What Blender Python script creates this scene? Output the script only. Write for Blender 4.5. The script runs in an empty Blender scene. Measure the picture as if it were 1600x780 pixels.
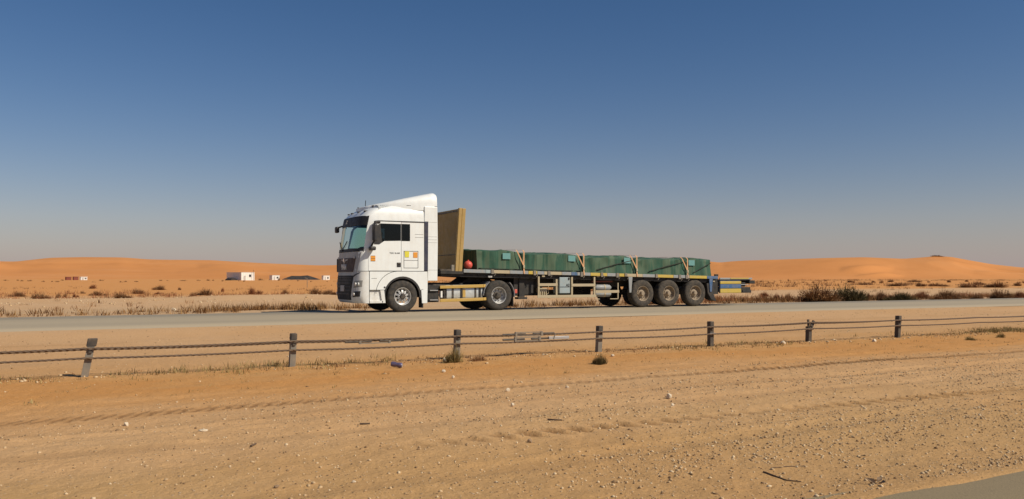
import bpy, bmesh, math, random
import numpy as np
from mathutils import Vector, Matrix
from mathutils.geometry import tessellate_polygon

# ------------------------------------------------------------------ camera, sky, sun, exposure
SC = bpy.context.scene
COL = SC.collection
R = math.radians
# world frame: x runs along the highway, y away from the camera across it, z up
FPX, YAW, EYE, HOR = 1300.0, R(27.5), 1.2, 433.0
CY, SY = math.cos(YAW), math.sin(YAW)
cam = bpy.data.cameras.new('camera')
cam.sensor_width = 36.0
cam.lens = FPX / 1600 * 36
cam.shift_y = (HOR - 390) / 1600
cam.clip_start, cam.clip_end = 0.1, 20000
camo = bpy.data.objects.new('camera', cam)
COL.objects.link(camo)
camo.location = (0, 0, EYE)
camo.rotation_euler = (R(90), 0, -YAW)
SC.camera = camo

SUN_EL, SUN_AZ = 42.0, 38.0          # azimuth measured from straight behind the camera side (-y) towards +x
to_sun = Vector((math.sin(R(SUN_AZ)) * math.cos(R(SUN_EL)), -math.cos(R(SUN_AZ)) * math.cos(R(SUN_EL)), math.sin(R(SUN_EL))))
world = bpy.data.worlds.new('World')
SC.world = world
world.use_nodes = True
nt = world.node_tree
bg = nt.nodes['Background']
sky = nt.nodes.new('ShaderNodeTexSky')
sky.sky_type = 'NISHITA'
sky.sun_disc = False
sky.sun_elevation = R(SUN_EL)
sky.sun_rotation = math.atan2(to_sun.x, to_sun.y)
sky.altitude = 300
sky.air_density = 1.0
sky.dust_density = 0.2
sky.ozone_density = 1.6
# dust hanging in the air over the desert: a pale warm veil that thins with height, the same all round
hs = nt.nodes.new('ShaderNodeHueSaturation')
hs.inputs['Saturation'].default_value = 1.30
hs.inputs['Value'].default_value = 1.13
nt.links.new(sky.outputs[0], hs.inputs['Color'])
tcw = nt.nodes.new('ShaderNodeTexCoord')
sep = nt.nodes.new('ShaderNodeSeparateXYZ')
nt.links.new(tcw.outputs['Generated'], sep.inputs[0])
def wm(op, a, b=None):
    n = nt.nodes.new('ShaderNodeMath'); n.operation = op
    for i, v in enumerate((a, b)):
        if v is None: continue
        if hasattr(v, 'is_linked'): nt.links.new(v, n.inputs[i])
        else: n.inputs[i].default_value = v
    return n.outputs[0]
veil = wm('MULTIPLY', wm('POWER', 2.718, wm('MULTIPLY', wm('MAXIMUM', sep.outputs['Z'], 0.0), -16.5)), 1.0)
SKY_K = 0.055
mxw = nt.nodes.new('ShaderNodeMix'); mxw.data_type = 'RGBA'
vio = nt.nodes.new('ShaderNodeMix'); vio.data_type = 'RGBA'; vio.blend_type = 'MULTIPLY'; vio.inputs[0].default_value = 1.0
nt.links.new(hs.outputs[0], vio.inputs[6]); vio.inputs[7].default_value = (1.06, .955, 1.03, 1)
nt.links.new(veil, mxw.inputs[0]); nt.links.new(vio.outputs[2], mxw.inputs[6])
mxw.inputs[7].default_value = (.365 / SKY_K, .305 / SKY_K, .312 / SKY_K, 1)
nt.links.new(mxw.outputs[2], bg.inputs[0])
bg.inputs[1].default_value = SKY_K
sun = bpy.data.lights.new('sun', 'SUN')
sun.energy = 4.5
sun.angle = R(0.55)
sun.color = (1.0, 0.915, 0.76)
suno = bpy.data.objects.new('sun', sun)
COL.objects.link(suno)
suno.location = (0, -20, 40)
suno.rotation_euler = to_sun.to_track_quat('Z', 'Y').to_euler()
SC.view_settings.view_transform = 'Standard'
SC.view_settings.look = 'None'
SC.view_settings.exposure = 0.0
SC.view_settings.gamma = 1.0

# ------------------------------------------------------------------ helpers
def at(px, py, d):
    """point on the vertical plane y = d seen at a pixel of the 1600 px photograph -> (x, z)"""
    a = (px - 800) / FPX
    t = d / (CY - a * SY)
    return t * (SY + a * CY), EYE - t * (py - HOR) / FPX

def ground_at(px, py, z=0.0):
    t = (EYE - z) * FPX / (py - HOR)
    a = (px - 800) / FPX
    return t * (SY + a * CY), t * (CY - a * SY)

def depth(x, y):
    return x * SY + y * CY

LOC = {}
class MB:
    def __init__(s):
        s.v, s.f, s.c = [], [], []
    def add(s, vs, fs):
        o = len(s.v)
        s.c.append((o, len(s.f)))
        s.v += [tuple(p) for p in vs]
        s.f += [tuple(i + o for i in q) for q in fs]
        return s
    def box(s, x0, x1, y0, y1, z0, z1):
        vs = [(x, y, z) for z in (z0, z1) for y in (y0, y1) for x in (x0, x1)]
        return s.add(vs, [(0, 2, 3, 1), (4, 5, 7, 6), (0, 1, 5, 4), (2, 6, 7, 3), (0, 4, 6, 2), (1, 3, 7, 5)])
    def beam(s, a, b, w, h, up=(0, 0, 1)):
        a, b = Vector(a), Vector(b)
        d = (b - a).normalized()
        u = Vector(up)
        r = d.cross(u).normalized()
        u = r.cross(d).normalized()
        vs = []
        for p in (a, b):
            for i, j in ((-1, -1), (1, -1), (1, 1), (-1, 1)):
                vs.append(p + r * (i * w / 2) + u * (j * h / 2))
        return s.add(vs, [(0, 1, 2, 3), (7, 6, 5, 4), (0, 4, 5, 1), (1, 5, 6, 2), (2, 6, 7, 3), (3, 7, 4, 0)])
    def prism(s, poly, y0, y1):
        """polygon in x,z extruded along y"""
        n = len(poly)
        vs = [(p[0], y0, p[1]) for p in poly] + [(p[0], y1, p[1]) for p in poly]
        tr = tessellate_polygon([[Vector((p[0], p[1], 0)) for p in poly]])
        fs = [tuple(t) for t in tr] + [tuple(i + n for i in reversed(t)) for t in tr]
        fs += [(i, (i + 1) % n, (i + 1) % n + n, i + n) for i in range(n)]
        return s.add(vs, fs)
    def tube(s, pts, r, n=8, cap=True):
        pts = [Vector(p) for p in pts]
        rings = []
        prev = None
        for i, p in enumerate(pts):
            t = (pts[min(i + 1, len(pts) - 1)] - pts[max(i - 1, 0)]).normalized()
            u = prev - t * prev.dot(t) if prev is not None else t.orthogonal()
            u.normalize()
            prev = u
            w = t.cross(u)
            rr = r[i] if hasattr(r, '__len__') else r
            rings.append([p + u * (rr * math.cos(2 * math.pi * k / n)) + w * (rr * math.sin(2 * math.pi * k / n)) for k in range(n)])
        vs = [q for g in rings for q in g]
        fs = [(i * n + k, i * n + (k + 1) % n, (i + 1) * n + (k + 1) % n, (i + 1) * n + k) for i in range(len(pts) - 1) for k in range(n)]
        if cap:
            fs += [tuple(range(n - 1, -1, -1)), tuple((len(pts) - 1) * n + k for k in range(n))]
        return s.add(vs, fs)
    def lathe_y(s, prof, c, n=40, a0=0, a1=2 * math.pi):
        """profile of (radius, y offset) turned about the y axis through c"""
        full = abs(a1 - a0 - 2 * math.pi) < 1e-6
        m = n if full else n + 1
        vs = []
        for k in range(m):
            a = a0 + (a1 - a0) * k / n
            for r, y in prof:
                vs.append((c[0] + r * math.cos(a), c[1] + y, c[2] + r * math.sin(a)))
        q = len(prof)
        fs = []
        for k in range(n):
            k2 = (k + 1) % m
            for j in range(q - 1):
                fs.append((k * q + j, k2 * q + j, k2 * q + j + 1, k * q + j + 1))
        return s.add(vs, fs)
    def grid(s, P, flip=False):
        """P: rows of points"""
        h, w = len(P), len(P[0])
        fs = []
        for i in range(h - 1):
            for j in range(w - 1):
                q = (i * w + j, i * w + j + 1, (i + 1) * w + j + 1, (i + 1) * w + j)
                fs.append(q[::-1] if flip else q)
        return s.add([p for r in P for p in r], fs)
    def shear(s, fn):
        s.v = [(x, y, z + fn(x)) for x, y, z in s.v]
        return s
    def each(s, name, mat, parent, **kw):
        """one object for each shape that was added"""
        ends = s.c[1:] + [(len(s.v), len(s.f))]
        for (v0, f0), (v1, f1) in zip(s.c, ends):
            m = MB(); m.v = s.v[v0:v1]; m.f = [tuple(i - v0 for i in q) for q in s.f[f0:f1]]
            m.build(name, mat, parent, **kw)
    def build(s, name, mat, parent=None, smooth=None, bevel=0, org=None, fixn=True, solid=0):
        org = Vector(LOC[parent.name]) if parent is not None else Vector(org or (0, 0, 0))
        me = bpy.data.meshes.new(name)
        me.from_pydata([tuple(Vector(p) - org) for p in s.v], [], s.f)
        if fixn:
            bm = bmesh.new(); bm.from_mesh(me)
            bmesh.ops.remove_doubles(bm, verts=bm.verts, dist=1e-5)
            bmesh.ops.recalc_face_normals(bm, faces=bm.faces)
            bm.to_mesh(me); bm.free()
        if smooth is not None:
            me.shade_smooth()
            me.set_sharp_from_angle(angle=R(smooth))
        me.materials.append(mat)
        o = bpy.data.objects.new(name, me)
        COL.objects.link(o)
        if parent is not None:
            o.parent = parent
        else:
            o.location = org
        LOC[o.name] = tuple(org)
        if solid:
            m = o.modifiers.new('thickness', 'SOLIDIFY'); m.thickness = solid; m.offset = 0
        if bevel:
            m = o.modifiers.new('bevel', 'BEVEL'); m.width = bevel; m.segments = 2; m.limit_method = 'ANGLE'; m.angle_limit = R(40)
        return o

def tag(o, label=None, cat=None, group=None, kind=None):
    if label: o['label'] = label
    if cat: o['category'] = cat
    if group: o['group'] = group
    if kind: o['kind'] = kind
    return o

def thing(name, label, cat, loc, group=None):
    o = bpy.data.objects.new(name, None)
    o.empty_display_size = 0.3
    COL.objects.link(o)
    o.location = loc
    LOC[o.name] = tuple(loc)
    return tag(o, label, cat, group)

def np_mesh(name, V, loops, sizes, mat, kind=None, attr=None, smooth=False, parent=None, org=(0, 0, 0)):
    me = bpy.data.meshes.new(name)
    V = np.asarray(V, dtype=np.float32) - np.asarray(org, dtype=np.float32)
    me.vertices.add(len(V)); me.vertices.foreach_set('co', V.ravel())
    me.loops.add(len(loops)); me.loops.foreach_set('vertex_index', np.asarray(loops, dtype=np.int32))
    starts = np.concatenate([[0], np.cumsum(sizes)[:-1]]).astype(np.int32)
    me.polygons.add(len(sizes)); me.polygons.foreach_set('loop_start', starts)
    if attr is not None:
        a = me.attributes.new('tone', 'FLOAT', 'POINT'); a.data.foreach_set('value', np.asarray(attr, dtype=np.float32))
    me.update(calc_edges=True)
    me.validate()
    if smooth: me.shade_smooth()
    me.materials.append(mat)
    o = bpy.data.objects.new(name, me)
    COL.objects.link(o)
    if parent is not None: o.parent = parent
    else: o.location = org
    LOC[o.name] = tuple(org)
    if kind: o['kind'] = kind
    return o

class Noise:
    def __init__(s, seed):
        s.t = np.random.default_rng(seed).random((256, 256))
    def n(s, x, y):
        xi, yi = np.floor(x).astype(int), np.floor(y).astype(int)
        fx, fy = x - xi, y - yi
        fx, fy = fx * fx * (3 - 2 * fx), fy * fy * (3 - 2 * fy)
        g = lambda a, b: s.t[a & 255, b & 255]
        return (g(xi, yi) * (1 - fx) + g(xi + 1, yi) * fx) * (1 - fy) + (g(xi, yi + 1) * (1 - fx) + g(xi + 1, yi + 1) * fx) * fy - 0.5
    def fbm(s, x, y, o=4, gain=.5):
        r, a = 0, 1
        for i in range(o):
            r = r + a * s.n(x * 2 ** i + 17.3 * i, y * 2 ** i + 5.1 * i); a *= gain
        return r
NZ = Noise(3)

# ------------------------------------------------------------------ materials
def new_mat(name):
    m = bpy.data.materials.new(name)
    m.use_nodes = True
    return m, m.node_tree, m.node_tree.nodes['Principled BSDF']

def lk(t, a, b): t.links.new(a, b)

def nd(t, kind, **kw):
    n = t.nodes.new(kind)
    for k, v in kw.items():
        if k.startswith('i_'):
            key = k[2:]
            n.inputs[int(key) if key.isdigit() else key].default_value = v
        else: setattr(n, k, v)
    return n

def mixc(t, fac, a, b, blend='MIX'):
    n = t.nodes.new('ShaderNodeMix'); n.data_type = 'RGBA'; n.blend_type = blend
    for i, v in ((0, fac), (6, a), (7, b)):
        if hasattr(v, 'links') or hasattr(v, 'is_linked'): t.links.new(v, n.inputs[i])
        else: n.inputs[i].default_value = v if i == 0 else tuple(v)[:3] + (1,)
    return n.outputs[2]

def ramp(t, fac, stops, interp='LINEAR'):
    n = t.nodes.new('ShaderNodeValToRGB')
    n.color_ramp.interpolation = interp
    e = n.color_ramp.elements
    while len(e) < len(stops): e.new(0.5)
    for i, (p, c) in enumerate(stops):
        e[i].position = p
        e[i].color = (c, c, c, 1) if not hasattr(c, '__len__') else tuple(c) + (1,)
    t.links.new(fac, n.inputs[0])
    return n.outputs[0]

def noise(t, vec, scale, detail=4, rough=.55):
    n = nd(t, 'ShaderNodeTexNoise', i_Scale=scale, i_Detail=detail, i_Roughness=rough)
    t.links.new(vec, n.inputs['Vector'])
    return n.outputs[0]

DUST = (.46, .33, .20)
def paint(name, col, rough=.5, metal=0, var=.12, dust=.25, scale=3.0, bump=0.0, coat=0, dust_col=DUST, streak=0):
    m, t, b = new_mat(name)
    tc = t.nodes.new('ShaderNodeNewGeometry').outputs['Position']
    n1 = noise(t, tc, scale)
    c = mixc(t, n1, [x * (1 - var) for x in col], [min(1, x * (1 + var)) for x in col])
    if dust:
        n2 = noise(t, tc, scale * 1.7 + .7, 6, .65)
        f = ramp(t, n2, [(.38, 0), (.75, dust)])
        c = mixc(t, f, c, dust_col)
    if streak:
        mp = nd(t, 'ShaderNodeMapping'); mp.inputs['Scale'].default_value = (7, 7, .5); lk(t, tc, mp.inputs[0])
        c = mixc(t, ramp(t, noise(t, mp.outputs[0], 1.0, 5, .6), [(.45, 0), (.8, streak)]), c, dust_col)
    lk(t, c, b.inputs['Base Color'])
    b.inputs['Metallic'].default_value = metal
    b.inputs['Coat Weight'].default_value = coat
    r = ramp(t, noise(t, tc, scale * 2), [(.3, max(.02, rough - .08)), (.7, min(1, rough + .12))])
    lk(t, r, b.inputs['Roughness'])
    if bump:
        bp = nd(t, 'ShaderNodeBump', i_Strength=bump, i_Distance=.01)
        lk(t, noise(t, tc, scale * 8), bp.inputs['Height'])
        lk(t, bp.outputs[0], b.inputs['Normal'])
    return m

def glass(name, tint, mix=.25, rough=.03):
    """tinted pane: lets light through with a tint, mirrors the sky a little"""
    m = bpy.data.materials.new(name); m.use_nodes = True
    t = m.node_tree; t.nodes.clear()
    out = t.nodes.new('ShaderNodeOutputMaterial')
    tr = nd(t, 'ShaderNodeBsdfTransparent', i_Color=tuple(tint) + (1,))
    gl = nd(t, 'ShaderNodeBsdfGlossy', i_Roughness=rough); gl.inputs['Color'].default_value = (.8, .85, .85, 1)
    fr = nd(t, 'ShaderNodeFresnel', i_IOR=1.45)
    mx = t.nodes.new('ShaderNodeMixShader')
    lk(t, fr.outputs[0], mx.inputs[0]); lk(t, tr.outputs[0], mx.inputs[1]); lk(t, gl.outputs[0], mx.inputs[2])
    lk(t, mx.outputs[0], out.inputs[0])
    return m

M = {}
M['white'] = paint('white_paint', (.80, .82, .80), .38, var=.02, dust=.10, coat=.25, streak=.13)
M['whiteb'] = paint('white_bumper', (.74, .74, .71), .45, var=.05, dust=.35, streak=.3)
M['silver'] = paint('silver_trim', (.38, .38, .38), .45, .2, dust=.3)
M['silver2'] = paint('bumper_face_grey', (.50, .49, .47), .5, dust=.25)  # plain grey, darker than the white bumper it covers
M['black'] = paint('black_plastic', (.018, .018, .02), .55, dust=.1)
M['chassis'] = paint('chassis_black', (.016, .015, .015), .7, dust=.08)
M['seam'] = paint('seam_dark', (.05, .05, .05), .8, dust=.0)
M['stripe'] = paint('stripe_navy', (.022, .026, .055), .45, dust=.12)
M['grille'] = paint('grille_brownblack', (.050, .024, .020), .6, dust=.12)
M['seaml'] = paint('louvre_grey', (.42, .42, .40), .6, dust=.1)
M['letter'] = paint('letter_silver', (.75, .75, .73), .4, .15, dust=.05)
M['chrome'] = paint('chrome_letters', (.7, .7, .7), .25, .9, dust=.1)
M['tyre'] = paint('tyre_rubber', (.028, .026, .024), .85, dust=.35, scale=5, dust_col=(.20, .15, .10))
M['tyred'] = paint('tyre_rubber_dusty', (.035, .031, .027), .9, dust=.5, scale=5, dust_col=(.20, .15, .10))
M['rim'] = paint('rim_silver', (.55, .55, .54), .4, .4, dust=.3, scale=6)
M['rimd'] = paint('rim_dusty', (.26, .21, .155), .65, .1, dust=.6, scale=6)
M['hubd'] = paint('hub_dark', (.045, .043, .042), .55, .3, dust=.3, scale=6)
M['hubt'] = paint('hub_tan', (.28, .22, .155), .7, dust=.5, scale=6)
M['alu'] = paint('tank_aluminium', (.62, .64, .62), .38, .55, dust=.25, scale=4)
M['amber'] = paint('rail_ochre', (.50, .31, .06), .5, dust=.3, scale=4)
M['mudg'] = paint('mudguard_grey', (.13, .15, .18), .6, dust=.4)
M['lamp'] = paint('lamp_glass', (.22, .22, .21), .12, dust=.2, scale=12)
M['lampw'] = paint('lamp_reflector', (.75, .75, .72), .2, .3, dust=.1)
M['orange'] = paint('sticker_orange', (.75, .30, .03), .5, dust=.1)
M['yellow'] = paint('sticker_yellow', (.70, .62, .05), .5, dust=.1)
M['red'] = paint('buoy_red', (.62, .07, .05), .45, dust=.3, scale=6)
M['hb'] = paint('headboard_plate', (.24, .145, .038), .6, dust=.3, scale=2, var=.2)
M['hbp'] = paint('headboard_post', (.37, .235, .062), .55, dust=.3, scale=5, var=.2)
M['cream'] = paint('rail_cream', (.43, .355, .225), .6, dust=.45, scale=5)
M['railg'] = paint('rail_greyblue', (.26, .29, .31), .55, dust=.45, scale=5)
M['raily'] = paint('rail_yellow', (.52, .37, .05), .55, dust=.4, scale=5)
M['railb'] = paint('rail_blue', (.05, .12, .24), .55, dust=.3, scale=5)
M['bluebar'] = paint('bar_blue', (.035, .11, .25), .5, dust=.3, scale=6)
M['tool'] = paint('toolbox_greyblue', (.30, .37, .39), .55, dust=.3, scale=5)
M['strap'] = paint('strap_webbing', (.62, .33, .16), .85, dust=.3, scale=8)
M['paper'] = paint('label_teal', (.12, .30, .29), .6, dust=.1, scale=9)
M['rope'] = paint('rope_dark', (.012, .02, .016), .9, dust=.1)
M['inside'] = paint('cab_lining', (.06, .06, .06), .8, dust=.1)
M['steel'] = paint('weathered_steel', (.20, .18, .15), .7, .2, var=.3, dust=.35, scale=8)
M['steeld'] = paint('dark_steel', (.06, .052, .045), .7, .2, var=.3, dust=.2, scale=8)
M['cable'] = paint('wire_rope', (.13, .085, .055), .75, .1, var=.3, dust=.25, scale=20)
M['glassf'] = glass('windscreen_glass', (.70, .86, .82))
M['glassd'] = glass('tinted_glass', (.20, .25, .30))
M['visor'] = paint('visor_dark', (.012, .012, .014), .6, dust=.05)

def mat_net():
    m, t, b = new_mat('green_net')
    pos = t.nodes.new('ShaderNodeNewGeometry').outputs['Position']
    mp = nd(t, 'ShaderNodeMapping'); mp.inputs['Scale'].default_value = (1.6, 1.6, .12); lk(t, pos, mp.inputs[0])
    n1 = noise(t, mp.outputs[0], 1.6, 3)
    n2 = noise(t, pos, 9, 4)
    c = ramp(t, n1, [(.34, (.008, .050, .027)), (.44, (.022, .084, .048)), (.50, (.058, .100, .056)), (.58, (.070, .118, .068)), (.63, (.013, .066, .036)), (.74, (.028, .095, .055))])
    c = mixc(t, ramp(t, n2, [(.5, 0), (.85, .25)]), c, (.12, .115, .07))
    lk(t, c, b.inputs['Base Color'])
    b.inputs['Roughness'].default_value = .75
    w = nd(t, 'ShaderNodeTexWave', i_Scale=14.0); lk(t, pos, w.inputs[0])
    bp = nd(t, 'ShaderNodeBump', i_Strength=.25, i_Distance=.02); lk(t, noise(t, mp.outputs[0], 6, 4), bp.inputs['Height']); lk(t, bp.outputs[0], b.inputs['Normal'])
    return m
M['net'] = mat_net()

def mat_ground():
    m, t, b = new_mat('desert_ground')
    pos = t.nodes.new('ShaderNodeNewGeometry').outputs['Position']
    sx = nd(t, 'ShaderNodeSeparateXYZ'); lk(t, pos, sx.inputs[0])
    mp = nd(t, 'ShaderNodeMapping'); mp.inputs['Scale'].default_value = (.22, .8, 1); lk(t, pos, mp.inputs[0])
    nl = noise(t, mp.outputs[0], 1.0, 5, .6)
    # y warped by noise, strongest far away
    def mth(op, a, b_=None):
        n = nd(t, 'ShaderNodeMath', operation=op)
        for i, v in enumerate((a, b_)):
            if v is None: continue
            if hasattr(v, 'is_linked'): lk(t, v, n.inputs[i])
            else: n.inputs[i].default_value = v
        return n.outputs[0]
    warp = mth('MULTIPLY', mth('SUBTRACT', nl, .5), 4.4)
    y = mth('ADD', sx.outputs['Y'], warp)
    ynear = mth('DIVIDE', y, 24.0)
    tan, tan2, org_, org2, pale = (.575, .362, .172), (.555, .348, .172), (.53, .26, .08), (.60, .29, .095), (.56, .37, .20)
    cn = ramp(t, ynear, [(0, (.43, .26, .11)), (.20, (.50, .31, .132)), (.27, tan), (.33, (.55, .335, .155)), (.385, (.54, .28, .095)), (.42, org_), (.45, (.53, .29, .105)), (.52, (.53, .32, .145)), (.64, tan2), (.80, tan2), (.90, pale)])
    yfar = mth('DIVIDE', mth('ADD', sx.outputs['Y'], mth('MULTIPLY', warp, 2.0)), 120.0)
    cf = ramp(t, yfar, [(.0, pale), (.262, (.50, .34, .19)), (.30, (.52, .36, .20)), (.34, pale), (.44, pale), (.49, (.57, .36, .18)), (.56, org2), (1.0, (.61, .285, .09))])
    far = ramp(t, mth('DIVIDE', sx.outputs['Y'], 60.0), [(.42, 0), (.44, 1)])
    c = mixc(t, far, cn, cf)
    # grain and pebbles in the colour
    g1 = noise(t, pos, 30, 5, .7)
    c = mixc(t, ramp(t, g1, [(.3, .22), (.5, 0)]), c, (.27, .165, .075))
    c = mixc(t, ramp(t, g1, [(.55, 0), (.75, .35)]), c, (.62, .48, .30))
    v = nd(t, 'ShaderNodeTexVoronoi', i_Scale=26.0); lk(t, pos, v.inputs['Vector'])
    peb = ramp(t, v.outputs['Distance'], [(.14, 1), (.26, 0)])
    vc = nd(t, 'ShaderNodeSeparateColor'); lk(t, v.outputs['Color'], vc.inputs[0])
    gate = ramp(t, vc.outputs[0], [(.70, 0), (.74, 1)])
    nearm = ramp(t, mth('DIVIDE', y, 24.0), [(.33, 1), (.38, .15), (.46, .3), (.6, .8)])
    pf = mth('MULTIPLY', mth('MULTIPLY', peb, gate), nearm)
    pc = ramp(t, vc.outputs[1], [(.2, (.24, .15, .08)), (.5, (.55, .42, .27)), (.9, (.72, .60, .43))])
    c = mixc(t, mth('MULTIPLY', pf, .75), c, pc)
    big = noise(t, pos, .35, 4, .6)
    c = mixc(t, ramp(t, big, [(.35, .25), (.55, 0)]), c, (.50, .27, .10))
    tr_ = nd(t, 'ShaderNodeAttribute', attribute_name='tone')
    c = mixc(t, 1.0, c, (1.02, .985, 1.0), 'MULTIPLY')
    c = mixc(t, mth('MULTIPLY', tr_.outputs['Fac'], .92), c, (.26, .14, .06))  # darkens the tyre prints: pit shade painted over pressed soil
    lk(t, c, b.inputs['Base Color'])
    b.inputs['Roughness'].default_value = .95
    b.inputs['Specular IOR Level'].default_value = .1
    b1 = nd(t, 'ShaderNodeBump', i_Strength=.8, i_Distance=.022); lk(t, noise(t, pos, 22, 6, .7), b1.inputs['Height'])
    b2 = nd(t, 'ShaderNodeBump', i_Strength=.8, i_Distance=.012); lk(t, pf, b2.inputs['Height']); lk(t, b1.outputs[0], b2.inputs['Normal'])
    lk(t, b2.outputs[0], b.inputs['Normal'])
    return m
M['ground'] = mat_ground()

def mat_dune():
    m, t, b = new_mat('dune_sand')
    pos = t.nodes.new('ShaderNodeNewGeometry').outputs['Position']
    n = noise(t, pos, .006, 5, .55)
    c = ramp(t, n, [(.3, (.55, .23, .075)), (.5, (.60, .257, .088)), (.7, (.62, .29, .115))])
    n2 = noise(t, pos, .05, 5, .6)
    c = mixc(t, ramp(t, n2, [(.52, 0), (.72, .25)]), c, (.46, .19, .06))
    lk(t, c, b.inputs['Base Color'])
    b.inputs['Roughness'].default_value = 1
    b.inputs['Specular IOR Level'].default_value = .05
    bp = nd(t, 'ShaderNodeBump', i_Strength=.4, i_Distance=2.0); lk(t, noise(t, pos, .03, 5), bp.inputs['Height']); lk(t, bp.outputs[0], b.inputs['Normal'])
    return m
M['dune'] = mat_dune()

def mat_asphalt(name, base, dustc, edge=None):
    m, t, b = new_mat(name)
    pos = t.nodes.new('ShaderNodeNewGeometry').outputs['Position']
    mp = nd(t, 'ShaderNodeMapping'); mp.inputs['Scale'].default_value = (.06, 1.0, 1); lk(t, pos, mp.inputs[0])
    n = noise(t, mp.outputs[0], 1.2, 5, .6)
    c = ramp(t, n, [(.3, [x * .85 for x in base]), (.7, [min(1, x * 1.15) for x in base])])
    g = noise(t, pos, 60, 3, .7)
    c = mixc(t, ramp(t, g, [(.35, .5), (.5, 0), (.65, .3)]), c, [x * .6 for x in base])
    if edge:
        sx = nd(t, 'ShaderNodeSeparateXYZ'); lk(t, pos, sx.inputs[0])
        a = nd(t, 'ShaderNodeMath', operation='MULTIPLY_ADD'); lk(t, n, a.inputs[0]); a.inputs[1].default_value = 1.6; lk(t, sx.outputs['Y'], a.inputs[2])
        d = nd(t, 'ShaderNodeMath', operation='DIVIDE'); lk(t, a.outputs[0], d.inputs[0]); d.inputs[1].default_value = 40
        c = mixc(t, ramp(t, d.outputs[0], edge), c, dustc)
    lk(t, c, b.inputs['Base Color'])
    b.inputs['Roughness'].default_value = .88
    bp = nd(t, 'ShaderNodeBump', i_Strength=.5, i_Distance=.006); lk(t, noise(t, pos, 90, 3), bp.inputs['Height']); lk(t, bp.outputs[0], b.inputs['Normal'])
    return m
M['highway'] = mat_asphalt('sun_bleached_asphalt', (.275, .23, .165), (.52, .41, .26), [(.505, 1), (.545, .85), (.575, .42), (.63, .52), (.67, .45), (.70, .10), (.735, .0), (.765, .2), (.80, .75)])
M['near_road'] = mat_asphalt('near_asphalt', (.26, .195, .105), (.4, .3, .2))

def mat_tone(name, stops, rough=.9):
    m, t, b = new_mat(name)
    a = nd(t, 'ShaderNodeAttribute', attribute_name='tone')
    lk(t, ramp(t, a.outputs['Fac'], stops), b.inputs['Base Color'])
    b.inputs['Roughness'].default_value = rough
    b.inputs['Specular IOR Level'].default_value = .2
    return m
M['pebble'] = mat_tone('pebbles', [(0, (.19, .115, .06)), (.3, (.40, .265, .14)), (.7, (.56, .40, .23)), (1, (.64, .50, .32))])
M['stone'] = paint('pale_stone', (.66, .55, .40), .9, var=.2, dust=.3, scale=25, bump=.5)
M['stoned'] = paint('brown_stone', (.26, .17, .10), .9, var=.25, dust=.3, scale=25, bump=.5)
M['dry'] = mat_tone('dry_herb', [(0, (.09, .038, .014)), (.4, (.18, .085, .03)), (.75, (.28, .145, .055)), (1, (.40, .24, .10))])
M['brush'] = mat_tone('brown_brush', [(0, (.14, .068, .030)), (.5, (.26, .13, .058)), (1, (.42, .24, .11))])
M['red_brush'] = mat_tone('red_brown_brush', [(0, (.15, .058, .026)), (.5, (.29, .115, .05)), (1, (.44, .21, .095))])
M['green_brush'] = mat_tone('green_brush', [(0, (.055, .042, .017)), (.5, (.105, .08, .032)), (1, (.22, .155, .068))])
M['olive_grass'] = mat_tone('olive_grass', [(0, (.12, .09, .035)), (.5, (.25, .18, .065)), (1, (.42, .32, .14))])
M['twig'] = paint('twig', (.09, .055, .035), .9, dust=.2, scale=20)
M['bwhite'] = paint('cabin_white', (.78, .76, .70), .6, dust=.2, scale=.4)
M['bgrey'] = paint('cabin_side', (.70, .68, .64), .7, dust=.2, scale=.4)
M['bgrey2'] = paint('cabin_door', (.45, .43, .40), .6, dust=.2, scale=.4)
M['bdark'] = paint('tent_black', (.02, .02, .022), .9, dust=.12, scale=.4)
M['bred'] = paint('shed_red', (.20, .045, .03), .7, dust=.2, scale=.4)
M['bwin'] = paint('window_dark', (.03, .035, .04), .2, dust=.05, scale=.4)

# ------------------------------------------------------------------ terrain
RN, RF = 20.2, 31.2                       # near and far edge of the far carriageway
def road_z(y):
    return np.interp(y, [RN, 26.3, 28.9, RF], [.06, .025, 0.0, -.11])

def sstep(a, b, x):
    t = np.clip((x - a) / (b - a), 0, 1)
    return t * t * (3 - 2 * t)

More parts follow.
